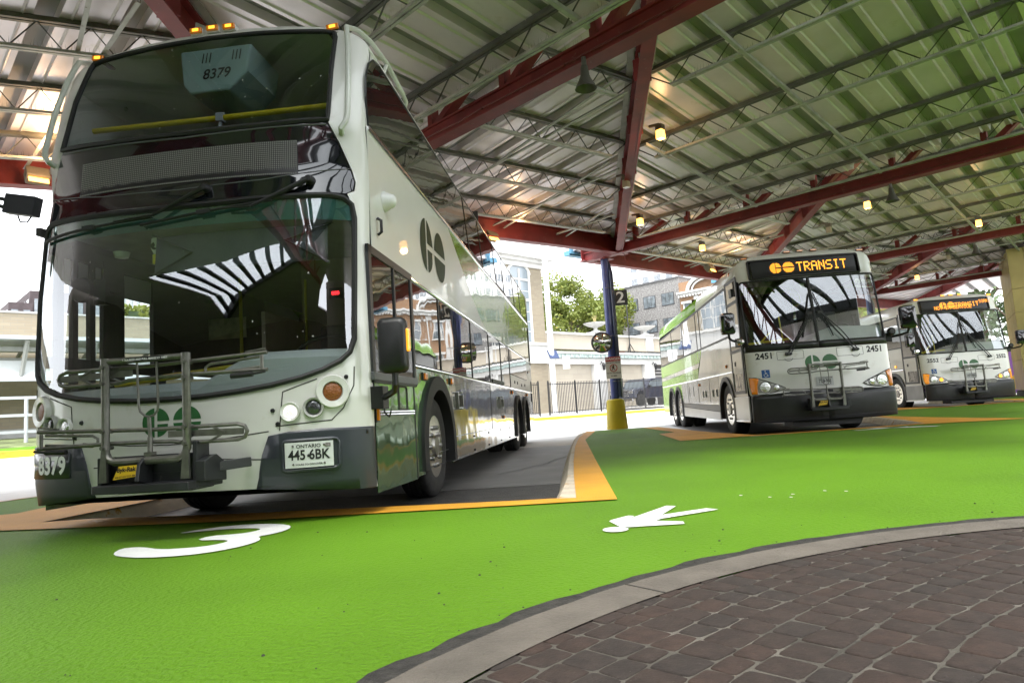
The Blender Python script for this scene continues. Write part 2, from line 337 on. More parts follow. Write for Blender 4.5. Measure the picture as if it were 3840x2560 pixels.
# painted bay number and walking figure
PAINT = M('white_road_paint', (.74, .75, .73), .6, noise=(20, .05), bump=(75, .5, 8, .01))
T3 = [(-2.24, 4.44), (-2.13, 4.57), (-1.98, 4.645), (-1.82, 4.66), (-1.66, 4.61), (-1.53, 4.52), (-1.47, 4.40), (-1.47, 4.28), (-1.51, 4.18), (-1.58, 4.12), (-1.53, 4.04), (-1.51, 3.95), (-1.54, 3.83), (-1.63, 3.71), (-1.78, 3.64), (-2.01, 3.65), (-2.20, 3.75), (-2.28, 3.85), (-2.32, 4.0), (-2.25, 4.02), (-2.16, 3.98), (-2.06, 3.90), (-1.96, 3.87), (-1.80, 3.88), (-1.72, 3.95), (-1.71, 4.03), (-1.77, 4.08), (-1.95, 4.12), (-1.93, 4.26), (-1.75, 4.27), (-1.68, 4.32), (-1.66, 4.41), (-1.74, 4.475), (-1.88, 4.51), (-2.03, 4.50)]
def smooth(p, it=1):
    for _ in range(it):
        q = []
        for k in range(len(p)): a, b = Vector(p[k]), Vector(p[(k + 1) % len(p)]); q += [a.lerp(b, .25), a.lerp(b, .75)]
        p = q
    return [tuple(v) for v in p]
Z2 = HP + .006
sheet('road_marking', smooth(T3, 1), Z2, PAINT)
WALK = [(.88, 4.27), (.93, 4.23), (.78, 3.94), (1.07, 4.07), (1.12, 4.0), (.75, 3.81), (.71, 3.76), (.84, 3.68), (.83, 3.61), (.54, 3.62), (.50, 3.65), (.47, 3.84), (.49, 3.88), (.60, 3.99), (.63, 3.96), (.565, 3.85)]
sheet('road_marking', WALK, Z2, PAINT)
sheet('road_marking', [(.467 + .066 * math.cos(a) * 1.0 + .0 * math.sin(a), 3.578 + .072 * math.sin(a)) for a in [2 * math.pi * k / 24 for k in range(24)]], Z2, PAINT)
for q in ([(5.55, 11.0), (6.35, 10.5), (6.5, 10.6), (5.8, 11.1)], [(5.3, 10.75), (6.15, 10.85), (6.2, 10.98), (5.25, 10.85)]):
    sheet('road_marking', q, Z2, PAINT)
# round paved centre: dark gap, concrete ring, fan of tumbled pavers
CX, CY, RR = 2.35, -.1, 3.30
def ring(r0, r1, z, mat, name, jit=0., n=220):
    mb = MB(); rows = []
    for k in range(n + 1):
        a = 2 * math.pi * k / n; j = random.uniform(-jit, jit)
        rows.append([(CX + r * math.cos(a), CY + r * math.sin(a), z) for r in (r0, r1 + j)])
    rows[-1] = rows[0]
    mb.grid(rows); return struct(mb, name, mat, sharp=0)
ring(3.2, 3.335, HP + .006, M('gap_asphalt', (.035, .032, .028), .9, noise=(20, .5), bump=(80, 1., 8, .02)), 'pavement', .018)
ring(3.085, 3.262, HP + .010, M('ring_concrete', (.125, .108, .090), .9, noise=(5, .22), bump=(70, .9, 8, .012), dirt=(9, .62, .72, (.08, .07, .06))), 'pavement', .003)
mb = MB()
for a in (52, 128): # joints in the ring
    c, s_ = math.cos(R_(a)), math.sin(R_(a)); mb.bar((CX + 3.085 * c, CY + 3.085 * s_, HP + .0105), (CX + 3.262 * c, CY + 3.262 * s_, HP + .0105), .005, .004)
struct(mb, 'road_marking', M('joint_dark', (.05, .045, .04), .9), sharp=0)
ring(.0, 3.09, HP + .0030, M('paver_joint_sand', (.09, .08, .066), .95, noise=(2.2, .5), dirt=(3.0, .53, .60, (.14, .125, .105)), bump=(90, .6)), 'pavement', 0, 120)
PAV = [M('paver_%s' % nme, c, .8, noise=(26, .3), bump=(95, .55, 8, .008), speck=(120, .68, .73, (.16, .145, .13))) for nme, c in (('red_brown', (.036, .0205, .0150)), ('brown', (.031, .0195, .0150)), ('grey_brown', (.027, .0190, .0155)))]
mb = MB(); rnd = random.Random(3)
def paver(pts, z0, mi):
    c = sum((Vector(p) for p in pts), Vector((0, 0))) / len(pts)
    P = []
    for k in range(len(pts)):            # round the corners
        a, b, d = Vector(pts[k - 1]), Vector(pts[k]), Vector(pts[(k + 1) % len(pts)])
        P += [b.lerp(a, .17), b.lerp(b.lerp(c, .09), .8), b.lerp(d, .17)]
    tilt = Vector((rnd.uniform(-.012, .012), rnd.uniform(-.012, .012))); N = len(P); rows = []
    for sc, dz in ((1., -.012), (1., .002), (.972, .006), (.92, .0075)):
        rows.append([(*(c + (p - c) * sc), z0 + dz + tilt.dot(p - c)) for p in P])
    o = [v for r in rows for v in r]
    mb.add(o, [(a * N + k, a * N + (k + 1) % N, (a + 1) * N + (k + 1) % N, (a + 1) * N + k) for a in range(3) for k in range(N)] + [tuple(3 * N + k for k in range(N))], mi)
# border course along the ring, then a fan laid in arcs about a second centre
FX, FY = 4.3, -2.2
r = .5
rows_done = []
k = 0
while r < 6.6:
    h = .102 + rnd.uniform(-.003, .003); circ = 2 * math.pi * r; a = rnd.uniform(0, .1)
    while a < math.pi * 2:
        w = rnd.uniform(.098, .130) / (r + .05); g = .0026
        mid = (FX + (r + h / 2) * math.cos(a + w / 2), FY + (r + h / 2) * math.sin(a + w / 2))
        d = math.hypot(mid[0] - CX, mid[1] - CY)
        wob = lambda aa, rr: .012 * math.sin(aa * 23 + rr * 31)
        if d < 3.12 and mid[1] > -.6 and mid[0] < 5:
            g2 = g / r
            q = [(r + g + wob(a, r), a + g2), (r + h - g + wob(a, r + h), a + g2), (r + h - g + wob(a + w, r + h), a + w - g2), (r + g + wob(a + w, r), a + w - g2)]
            pts = [(FX + rr * math.cos(aa) + rnd.uniform(-.005, .005), FY + rr * math.sin(aa) + rnd.uniform(-.005, .005)) for rr, aa in q]
            paver(pts, HP - .001 + rnd.uniform(-.0012, .0012), rnd.choice((0, 1, 1, 1, 2)))
        a += w
    r += h
a = 0
while a < 2 * math.pi:
    w = rnd.uniform(.10, .15) / 3.0; r0, r1 = 2.99 + rnd.uniform(-.01, .01), 3.078
    if False:
        paver([(CX + rr * math.cos(aa), CY + rr * math.sin(aa)) for rr, aa in ((r0, a + .002), (r1, a + .002), (r1, a + w - .002), (r0, a + w - .002))], HP + .006, rnd.choice((0, 1, 2)))
    a += w
struct(mb, 'pavement', PAV, sharp=50)
# grit and stray paint drops
mb = MB(); rq = random.Random(21)
for k in range(420):
    a = rq.uniform(R_(35), R_(190)); d = 3.36 + 7.5 * rq.random() ** 1.6; x, y = CX + d * math.cos(a), CY + d * math.sin(a)
    if y > 4.6 - .2 * abs(x): continue
    s_ = rq.choice((.0025, .003, .004, .006)); mb.lathe([(0, -.001), (s_, .0), (s_ * .7, s_ * .7), (0, s_ * .8)], (x, y, HP), n=5)
tag(mb.obj('grit', M('grit_dark', (.04, .045, .035), .9), sharp=0), 'fine dark grit scattered on the green pavement', 'grit', kind='stuff')
mb = MB()
for x, y in ((1.55, 4.36), (1.72, 4.42), (1.66, 4.30), (1.95, 4.48), (1.42, 4.52), (2.05, 4.40)): mb.poly([(x + .012 * math.cos(a) * rq.uniform(.6, 1), y + .016 * math.sin(a), HP + .004) for a in [2 * math.pi * k / 8 for k in range(8)]])
struct(mb, 'road_marking', PAINT, sharp=0)
# kerb and paint along the street
mb = MB(); YK = M('yellow_kerb_paint', (.52, .36, .03), .7, noise=(4, .2)); SW = M('sidewalk_concrete', (.45, .45, .44), .85, noise=(1, .12))
mb.grid([[W(s_, -21.42, .2), W(s_, -21.45, z_ + .14), W(s_, -21.62, z_ + .15)] for s_, z_ in ((-60, .48), (3, .48), (14, .38), (22.7, .30), (26, .29), (60, .32))])
struct(mb, 'kerb', YK, sharp=40)
mb = MB(); mb.grid([[W(s_, -21.62, z_ + .148), W(s_, -23.4, z_ + .16), W(s_, -24.2, z_ + .10)] for s_, z_ in ((14.01, .38), (22.7, .30), (26, .29), (60, .32))]); struct(mb, 'sidewalk', SW)
mb = MB(); mb.grid([[W(s_, -21.62, .628), W(s_, -22.6, .70)] for s_ in (-60, 3, 14)]); struct(mb, 'pavement', GRN)
mb = MB(); mb.grid([[W(s_, -22.6, .70), W(s_, -23.1, .78), W(s_, -25.5, .92), W(s_, -28.5, 1.0)] for s_ in (-60, 3, 14)])
struct(mb, 'sidewalk', M('verge_soil', (.12, .15, .06), .95, noise=(3, .4), bump=(30, .8)))
# ------------------------------------------------------------------ canopy roof: trusses, hips, eaves, joists, steel deck
SK = [-11., -2.3, 6.35, 15.1, 23.8, 32.6, 41.3]         # s of the trusses
TEA = [-14.6, -14.6, -11.95, -11.9, -12.0, -12.4]      # eave t at the start of each bay
TEB = [-13.5, -11.2, -10.75, -11.25, -10.0, -10.6]     # eave t at its end
ZL, RISE = 5.36, .96
TSKY = [-1.8, -2.8, -.4, -1.0, -1.8, -2.0]                 # where the glazed inner strip starts
HIPTS = [8.25, 8.25, 7.2, 7.2, 7.2, 7.2]
bays = []
for k in range(6):
    s0, s1, ta, tb = SK[k], SK[k + 1], TEA[k], TEB[k]; bays.append((s0, s1, ta, tb, tb + HIPTS[k]))
def zA(k, s): return ZL + RISE * (bays[k][1] - s) / (bays[k][1] - bays[k][0])
def planeB(k):
    s0, s1, ta, tb, th = bays[k]
    a, b, c = Vector((s0, ta, ZL)), Vector((s1, tb, ZL)), Vector((s0, th, ZL + RISE)); n = (b - a).cross(c - a)
    return lambda s, t: a.z - (n.x * (s - a.x) + n.y * (t - a.y)) / n.z
def hip_s(k, t):   # s on the hip line at t
    s0, s1, ta, tb, th = bays[k]; return s1 - (s1 - s0) * (t - tb) / HIPTS[k]
def hip_t(k, s):
    s0, s1, ta, tb, th = bays[k]; return tb + HIPTS[k] * (s1 - s) / (s1 - s0)
def eave_t(k, s):
    s0, s1, ta, tb, th = bays[k]; return ta + (tb - ta) * (s - s0) / (s1 - s0)
BAYN = ['of the back bay', 'left of the double decker', 'over the double decker', 'over the middle coach', 'over the far coach', 'beyond the far coach']
# rib profile over one pitch: (offset, height)
PIT = .80
PROF = [(0, 0), (.07, 0), (.09, -.022), (.11, 0), (.42, 0), (.44, -.022), (.46, 0), (.56, 0), (.58, .17), (.77, .17), (.80, 0)]
def deck_edge(z): return z
for k in range(1, 6):
    s0, s1, ta, tb, th = bays[k]; zb = planeB(k); HIPT = HIPTS[k]
    mb = MB(); t = tb; tend = TSKY[k]
    while t < tend:      # side slope: ribs run along s
        for (o0, h0), (o1, h1) in zip(PROF, PROF[1:]):
            rows = []
            for o, h in ((o0, h0), (o1, h1)):
                tt = min(t + o, tend); a = max(s0 + .02, hip_s(k, tt)) + .0; b = s1 - .05
                if a > b: a = b
                rows.append([W(a, tt, zA(k, a) + h), W((a + b) / 2, tt, zA(k, (a + b) / 2) + h), W(b, tt, zA(k, b) + h)])
            mb.grid(rows)
        t += PIT
    o = mb.obj('roof_deck', DECK, sharp=25); dk0 = o
    tag(o, 'ribbed grey deck of the long slope ' + BAYN[k], 'roof deck', 'corrugated roof decks')
    mb = MB(); s = s1 - .05
    while s > s0:        # hip end: ribs run along t, from the eave up
        for (o0, h0), (o1, h1) in zip(PROF, PROF[1:]):
            rows = []
            for o, h in ((o0, h0), (o1, h1)):
                ss = max(s - o, s0 + .02); a = eave_t(k, ss) - .55; b = hip_t(k, ss)
                rows.append([W(ss, a, zb(ss, a) + h), W(ss, (a + b) / 2, zb(ss, (a + b) / 2) + h), W(ss, b, zb(ss, b) + h)])
            mb.grid(rows)
        s -= PIT
    o = mb.obj('roof_deck', DECK, sharp=25)
    tag(o, 'ribbed grey deck sloping to the eave ' + BAYN[k], 'roof deck', 'corrugated roof decks')
    # weather skin on top so that daylight only enters through the glazed strip
    mb = MB(); mb.poly([W(s0, th, ZL + RISE + .12), W(s1, tb, ZL + .12), W(s1, tend, ZL + .12), W(s0, tend, ZL + RISE + .12)])
    mb.poly([W(s0, ta - .55, zb(s0, ta - .55) + .12), W(s1, tb - .55, zb(s1, tb - .55) + .12), W(s1, tb, ZL + .12), W(s0, th, ZL + RISE + .12)])
    parts(mb, 'weather_skin', M('roof_membrane', (.3, .3, .3), .9), o, sharp=0, shift=o.location)
    # glazed strip with dark rafters
    sk = thing('roof_skylight', 'white glazed roof strip with dark ribs ' + BAYN[k], 'skylight', W(s0, tend, 0), group='glazed roof strips')
    sh = sk.location; mb = MB(); s = s0 + .3; tk0, tk1 = {1: (2.6, 2.6), 2: (1.8, 4.4), 3: (3.4, 5.0), 4: (4.0, 5.0)}.get(k, (9., 9.)); tks = lambda s: tk0 + (tk1 - tk0) * (s - s0) / (s1 - s0)
    while s < s1: mb.bar(W(s, tend, zA(k, s) + .02), W(s, tks(s), zA(k, s) + .02), .14, .12); s += 1.12
    mb.bar(W(s0, tend, zA(k, s0)), W(s1, tend, zA(k, s1)), .14, .2); mb.bar(W(s0, tk0, zA(k, s0)), W(s1, tk1, zA(k, s1)), .2, .3)
    parts(mb, 'rafter', M('dark_rafter', (.03, .03, .03), .6), sk, shift=sh)
    mb = MB(); mb.poly([W(s0, tend, ZL + RISE + .12), W(s1, tend, ZL + .12), W(s1, tk1, ZL + .12), W(s0, tk0, ZL + RISE + .12)]); mb.obj('pane', CLGL, sk, shift=sh, sharp=0)
    if k > 1:
        mb = MB(); mb.poly([W(s0, tk0, ZL + RISE + .1), W(s1, tk1, ZL + .1), W(s1, 9.2, ZL + .1), W(s0, 9.2, ZL + RISE + .1)]); mb.obj('inner_deck', DECK, dk0, shift=dk0.location, sharp=0)
    # hip beam, eave beam
    mb = MB(); a, b = W(s1, tb, ZL - .27), W(s0 + .1, th - .1, ZL + RISE - .27); mb.ibeam(a, b, .2, .38)
    for q in (.15, .3, .45, .6, .75): p = a.lerp(b, q); mb.box(p + Vector((0, 0, .0)), (.19, .19, .34), R_(45))
    tag(mb.obj('hip_beam', RED), 'red sloping hip beam rising from the column ' + BAYN[k], 'beam', 'red hip beams')
    mb = MB(); a, b = W(s0 - .1, ta, ZL - .25), W(s1 + .3, tb + .02, ZL - .25); d = (b - a).normalized(); mb.ibeam(a - d * .1, b, .22, .46)
    tag(mb.obj('eave_beam', RED), 'red eave beam along the outer edge of the roof ' + BAYN[k], 'beam', 'red eave beams')
    mb = MB(); off = Vector((-1 / r2, 1 / r2, 0)) * .5
    mb.bar(a + off + Vector((0, 0, .28)), b + off + Vector((0, 0, .28)), .06, .34); mb.bar(a + off * 1.25 + Vector((0, 0, .14)), b + off * 1.25 + Vector((0, 0, .14)), .22, .14)
    tag(mb.obj('gutter', M('blue_fascia', (.10, .28, .42), .5, noise=(2, .2))), 'pale blue gutter and fascia on the roof edge ' + BAYN[k], 'gutter', 'blue gutters')
    # the pale closing strip beside the hip beam
    mb = MB(); n_ = (b - a)
    for sg in (-1, 1):
        off = Vector((1, 0, 0)) * .16 * sg
        mb.bar(W(s1, tb, ZL - .055) + off, W(s0 + .1, th - .1, ZL + RISE - .055) + off, .1, .02)
    parts(mb, 'flashing', GALV, dk0, shift=dk0.location)

# the roof at the back of the ring, seen only in the windscreens: a white glazed triangle with dark ribs in an opaque deck added to block the sky, with a gap to let light in
ZB = 5.95
mb = MB(); mb.poly([W(-2.3, 2.6, ZL + RISE + .1), W(6.35, 2.6, ZL + .1), W(6.35, 9.2, ZL + .1), W(-2.3, 9.2, ZL + RISE + .1)])
for q in ([(-.6, -3.1), (-10.4, -11.2), (-10.4, -15), (9, -15), (9, -11.5), (3.0, -11.5), (3.0, -4), (-.6, -3.1)], [(-.25, -3.05), (-10.3, -3.05), (-16, -3.05), (-16, 12.7)], [(-10.4, -3.05), (-10.4, -15), (-18, -15), (-18, -3.05)]): mb.poly([(x, y, ZB) for x, y in q])
tag(mb.obj('roof_deck', DECK, sharp=0, solid=.05), 'plain roof deck added out of view to shut off the sky behind', 'roof deck')
sk = thing('roof_skylight', 'white glazed roof triangle with dark ribs mirrored in the nearest windscreen', 'skylight', (-8, -5, 0), group='glazed roof strips'); sh = sk.location
mb = MB(); x = -9.7
while x < -.9: mb.bar((x, -3.05, ZB - .05), (x, -3.1 - 8.1 * (-.6 - x) / 9.8, ZB - .05), .30, .10); x += 1.0
mb.bar((-.6, -3.1, ZB - .1), (-10.4, -11.2, ZB - .1), .3, .3); parts(mb, 'rafter', M('dark_rafter', (.03, .03, .03), .6), sk, shift=sh)
mb = MB(); mb.poly([(-.6, -3.06, ZB + .02), (-10.4, -11.2, ZB + .02), (-10.4, -3.06, ZB + .02)]); mb.obj('pane', CLGL, sk, shift=sh, sharp=0)
def joist(label, p0, p1, depth=.42, pan=.6, ztop=None, spikes=True, group='open web roof joists'):
    # p0, p1: underside of the deck at both ends
    p0, p1 = Vector(p0), Vector(p1); L_ = (p1 - p0).length
    th_ = thing('roof_joist', label, 'joist', tuple(p0), group=group); d = (p1 - p0) / L_; dn = Vector((0, 0, -1)); sd = d.cross(dn).normalized()
    mb = MB()
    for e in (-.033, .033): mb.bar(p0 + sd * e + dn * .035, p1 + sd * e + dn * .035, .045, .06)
    parts(mb, 'top_chord', M('chord_painted_shade', (.13, .13, .115), .6, .1, noise=(5, .22)), th_, shift=p0, sharp=0)  # darker than the bottom chord: shade under the deck put into the colour
    mb = MB(); i0, i1 = p0 + d * .45, p1 - d * .45
    for e in (-.03, .03): mb.bar(i0 + sd * e + dn * (depth - .02), i1 + sd * e + dn * (depth - .02), .042, .035)
    parts(mb, 'bottom_chord', JOIST, th_, shift=p0, sharp=0)
    mb = MB(); n_ = max(2, int((L_ - .9) / pan)); zig = [p0 + dn * .06]
    for q in range(n_):
        a, b = i0 + (i1 - i0) * (q / n_), i0 + (i1 - i0) * ((q + 1) / n_); m_ = (a + b) / 2
        zig += [a + dn * (depth - .03), m_ + dn * .05]
    zig += [i1 + dn * (depth - .03), p1 + dn * .06]; mb.tube(zig, .012, 5)
    mb.obj('web', M('dark_web_bars', (.10, .10, .09), .6, .2), th_, shift=p0, sharp=60)
    if spikes:
        mb = MB(); q = 0.; n_ = int((L_ - 1) / .045)
        for q in range(n_):
            a = i0 + (i1 - i0) * (q / n_) + dn * (depth - .045) + sd * random.uniform(-.045, .045); tip = a + Vector((random.uniform(-.02, .02), random.uniform(-.02, .02), random.uniform(.08, .12))); w = d * .0022
            mb.add([a - w, a + w, tip], [(0, 1, 2)])
        tag(mb.obj('bird_spikes', BLACK, th_, shift=p0, sharp=0), kind='stuff')
    return th_
ORD = ['lowest', 'second lowest', 'middle', 'second highest', 'highest']
for k in range(1, 5):
    s0, s1, ta, tb, th = bays[k]; zb = planeB(k)
    for q, o in enumerate((.55, 2.03, 4.1, 6.05, 7.9)):
        s = s1 - o; t0 = hip_t(k, s) + .12; t1 = TSKY[k] + .1
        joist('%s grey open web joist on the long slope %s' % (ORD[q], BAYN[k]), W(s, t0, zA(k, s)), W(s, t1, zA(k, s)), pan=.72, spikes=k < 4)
    for q, o in enumerate((.95, 2.5, 4.1, 5.7)):
        a_s = s0 + .15; ta_ = ta + o; tb_ = tb + o; f = min(1, 1)
        # end where the hip is met
        se = None
        for st_ in range(200):
            ss = s0 + .15 + (s1 - s0 - .3) * st_ / 199; tt = ta + o + (tb - ta) * (ss - s0) / (s1 - s0)
            if tt > hip_t(k, ss) - .1: break
            se = ss
        tt = ta + o + (tb - ta) * (se - s0) / (s1 - s0)
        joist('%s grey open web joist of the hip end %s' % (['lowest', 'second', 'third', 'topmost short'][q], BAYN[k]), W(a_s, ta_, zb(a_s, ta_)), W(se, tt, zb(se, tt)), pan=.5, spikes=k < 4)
    # bridging bars under the joists
    for q, t in enumerate((-6.6, -4.0, -1.6) if k > 1 else (-7.5, -4.4)):
        sa = max(s0 + .4, hip_s(k, t) + .3); mb = MB()
        mb.bar(W(sa, t, zA(k, sa) - .445), W(s1 - .4, t, zA(k, s1 - .4) - .385), .05, .008); mb.bar(W(sa, t + .025, zA(k, sa) - .42), W(s1 - .4, t + .025, zA(k, s1 - .4) - .36), .008, .05)
        tag(mb.obj('bridging_bar', JOIST, sharp=0), '%s thin bridging bar crossing under the joists %s' % (['left', 'middle', 'right'][q], BAYN[k]), 'bar', 'joist bridging bars')
    for q, f in enumerate((.25, .5, .72)):
        s = s0 + (s1 - s0) * f; a = eave_t(k, s) + .25; b = hip_t(k, s) - .35
        if k == 1 and q == 2: continue
        ds = .9
        for w_, (sa, sb) in enumerate(((s, s + ds * .2), (s + .35, s - ds * .3))):
            mb = MB(); bb = min(b, hip_t(k, sb) - .3)
            mb.bar(W(sa, a, zb(sa, a) - .30), W(sb, bb, zb(sb, bb) - .385), .05, .008); mb.bar(W(sa + .02, a, zb(sa, a) - .28), W(sb + .02, bb, zb(sb, bb) - .36), .008, .05)
            tag(mb.obj('bridging_bar', JOIST, sharp=0), '%s %s bridging bar sloping across the hip end %s' % (['first', 'second', 'third'][q], ['straight', 'slanted'][w_], BAYN[k]), 'bar', 'joist bridging bars')
# trusses
TN = ['', 'far left of the double decker bus', 'crossing just above the double decker bus', 'over the middle coach', 'behind the middle coach', 'above the far coach', '']
def truss(k):
    s = SK[k]; kb = k - 1
    tl = min(TEA[k] if k < 6 else -12, TEB[kb]) ; tr = 4.6
    T = thing('roof_truss', 'red steel roof truss ' + TN[k], 'truss', W(s, tl, 0), group='red roof trusses'); sh = T.location
    zc = 4.87
    mb = MB(); mb.ibeam(W(s, tl, zc + .125), W(s, tr, zc + .125), .24, .25, .03, .16); parts(mb, 'bottom_chord', RED, T, shift=sh, sharp=0)
    zt = lambda t: (min(ZL + RISE, ZL + RISE * (t - TEA[k]) / (bays[k][4] - TEA[k])) if k < 6 else ZL + RISE) - .12
    th = bays[k][4] if k < 6 else -3
    mb = MB(); mb.bar(W(s, tl + .3, zt(tl + .3)), W(s, th, zt(th)), .2, .2); mb.bar(W(s, th, zt(th)), W(s, tr, zt(tr)), .2, .2); parts(mb, 'top_chord', RED, T, shift=sh, sharp=0)
    t = {2: -10.87, 3: -10.16, 4: -9.4, 5: -8.8}.get(k, -10.9); n_ = 0
    while t < tr - 1:
        if t > tl + .4:
            zz = zt(t) - .05
            if zz - (zc + .25) > .15:
                mb = MB(); mb.bar(W(s, t, zc + .24), W(s, t, zz), .1, .14, up=(1, 1, 0)); mb.obj('post', RED, T, shift=sh, sharp=0)
                t2 = t + 1.45; mb = MB(); mb.bar(W(s, t + .12, zc + .24), W(s, t2, zt(t2) - .05), .1, .16, up=(1, 1, 0)); mb.obj('diagonal', RED, T, shift=sh, sharp=0)
        t += 1.57
    mb = MB(); n_ = int((tr - tl) / .05)      # fuzz of bird spikes on the chord
    if k in (2, 3):
        for q in range(n_ * 2):
            a = W(s + random.uniform(-.11, .11), tl + (tr - tl) * q / n_ / 2, zc + .25); mb.add([a + Vector((-.0015, .0015, 0)), a + Vector((.0015, -.0015, 0)), a + Vector((random.uniform(-.03, .03), random.uniform(-.03, .03), .11))], [(0, 1, 2)])
        tag(mb.obj('bird_spikes', BLACK, T, shift=sh, sharp=0), kind='stuff')
    return T
for k in range(1, 6): truss(k)
# conduit clipped to the trusses and hips
for k, nm in ((2, 'above the double decker'), (3, 'over the middle coach')):
    mb = MB(); s = SK[k] - .14; P = [W(s + random.uniform(-.01, .01), t * .5, 4.93 + random.uniform(-.012, .012)) for t in range(-16, 8)]; mb.tube(P, .011, 6)
    for q in range(0, len(P), 3): mb.box(P[q], (.035, .035, .03), R_(45))
    tag(mb.obj('conduit', M('conduit_red', (.15, .02, .018), .5), sharp=40), 'thin painted conduit clipped along the red truss ' + nm, 'conduit', 'electrical conduits')
for k, nm in ((2, 'above the bay sign'), (3, 'above the middle coach')):
    s0, s1, ta, tb, th = bays[k]; a, b = W(s1, tb, ZL - .47), W(s0 + .3, th - .3, ZL + RISE - .47); P = [a.lerp(b, q / 14) + Vector((.07, 0, random.uniform(-.012, .012))) for q in range(15)]
    mb = MB(); mb.tube(P, .010, 6); mb.tube([P[0], P[0] + Vector((.06, -.1, -.06)), P[0] + Vector((.10, -.05, -.25))], .009, 6)
    tag(mb.obj('conduit', M('conduit_red', (.15, .02, .018), .5), sharp=40), 'thin painted conduit along the red hip beam ' + nm, 'conduit', 'electrical conduits')
# columns with bollards, downpipes, signs
BLUE = M('blue_column_paint', (.045, .062, .21), .4, coat=.3, noise=(2, .2)); YB = M('yellow_bollard_paint', (.50, .39, .012), .5, noise=(3, .15), dirt=(16, .70, .74, (.12, .09, .02)), bump=(12, .25))
colpos = {2: (-4.05, 12.75), 3: (2.73, 18.8), 4: (8.5, 24.9), 5: (15.7, 29.6)}
CL = {2: 'hidden behind the double decker bus', 3: 'with the bay number sign and round mirror', 4: 'behind the middle coach', 5: 'behind the far coach'}
for k, (x, y) in colpos.items():
    c = thing('roof_column', 'blue round steel column %s' % CL[k], 'column', (x, y, HP), group='blue roof columns')
    mb = MB(); mb.tube([(0, 0, 0), (0, 0, 4.74)], .105, 24); mb.obj('shaft', BLUE, c); mb = MB(); mb.box((0, 0, 4.735), (.5, .34, .02), R_(45)); mb.obj('cap_plate', RED, c)
    mb = MB(); mb.tube([(.145, -.06, .85), (.145, -.06, 4.3), (.12, .0, 4.5), (.07, .12, 4.75)], .06, 14); mb.tube([(.145, -.06, 3.05), (.145, -.06, 3.09)], .066, 14); mb.obj('downpipe', M('dark_downpipe', (.03, .045, .09), .35, coat=.3), c)
    mb = MB()
    for z in (1.3, 2.55, 3.9): mb.tube([(.07 + .13 * math.cos(a), -.03 + .13 * math.sin(a), z) for a in [2 * math.pi * q / 16 for q in range(16)]], .008, 5, closed=True)
    parts(mb, 'strap', STEEL, c)
    mb = MB(); mb.lathe([(.0, 0), (.285, 0), (.29, .02), (.245, .74), (.232, .79), (.19, .815), (.0, .82)], (x, y, HP), n=40)
    tag(mb.obj('bollard', YB), 'yellow concrete bollard round the column %s' % CL[k], 'bollard', 'yellow column bollards')
cx, cy = colpos[3]
s_ = thing('bay_sign', 'square dark grey sign with white number 2 on the blue column', 'sign', (3.09, 18.76, 3.74), R_(-3))
mb = MB(); mb.box((0, 0, 0), (.39, .02, .43)); mb.obj('panel', M('sign_charcoal', (.028, .03, .033), .45), s_, bevel=.004)
text_part('digit', '2', .44, lambda x, y: (x, -.0125, y - .005), WHITEL, s_, .008, 1.1)
mb = MB(); mb.bar((-.3, .02, .12), (-.1, .02, .12), .03, .03); mb.bar((-.3, .02, -.12), (-.1, .02, -.12), .03, .03); parts(mb, 'bracket', BLUE, s_)
d = thing('danger_sign', 'white warning sign with red DANGER header on the blue column', 'sign', (2.72, 18.60, 1.80), R_(-2))
mb = MB(); mb.box((0, 0, 0), (.42, .012, .60)); mb.obj('panel', M('sign_white', (.70, .71, .70), .4), d, bevel=.003)
mb = MB(); mb.box((0, -.0085, .235), (.418, .006, .125)); mb.obj('header', M('sign_red', (.42, .02, .02), .45), d)
text_part('lettering', 'DANGER', .092, lambda x, y: (x, -.0125, y + .235), WHITEL, d, .002, 1.05)
for q, (tx, sz, zz) in enumerate((('DO NOT CROSS', .054, .135), ('NE PAS TRAVERSER', .044, -.148), ('$1000', .062, -.228))):
    text_part('lettering', tx, sz, lambda x, y, zz=zz: (x, -.0075, y + zz), INK, d, .001)
mb = MB(); mb.tube([(.095 * math.cos(a), -.011, -.01 + .095 * math.sin(a)) for a in [2 * math.pi * q / 32 for q in range(32)]], .010, 6, closed=True); mb.bar((-.067, -.0115, .057), (.067, -.0115, -.077), .016, .006); mb.obj('prohibition_ring', M('sign_red', (.42, .02, .02), .45), d)
mb = MB(); mb.prism([(x, -.008, z) for x, z in [(-.03, .035), (.02, .035), (.03, .02), (.01, -.01), (.045, -.06), (.025, -.065), (-.005, -.03), (-.035, -.065), (-.05, -.055), (-.02, -.01), (-.045, .0), (-.05, -.01)]], (0, -.003, 0)); mb.prism([(x + .0, -.008, z) for x, z in circle2(.0, .055, .018, 12)], (0, -.003, 0)); mb.obj('pictogram', INK, d, sharp=0)
m_ = thing('convex_mirror', 'round convex traffic mirror on the blue column', 'mirror', (2.46, 18.62, 2.51), R_(-4))
mb = MB(); prof = [(.30 * math.sin(a), .14 - .30 * .9 * math.cos(a) * .5) for a in [R_(q * 9) for q in range(11)]]
mb.lathe([(0, -.075)] + [(.285 * q / 10, -.075 + .075 * (q / 10) ** 2) for q in range(1, 11)], (0, 0, 0), 'Y', 40); mb.obj('mirror_face', M('mirror_face', (.9, .9, .9), .01, 1.), m_)
mb = MB(); mb.lathe([(.28, -.02), (.292, -.008), (.296, .01), (.288, .03), (.12, .07), (0, .075)], (0, 0, 0), 'Y', 40); mb.obj('rim', M('mirror_back', (.06, .06, .06), .5), m_); mb = MB(); mb.tube([(.03, .05, 0), (.18, .14, .0)], .02, 8); parts(mb, 'bracket', STEEL, m_)
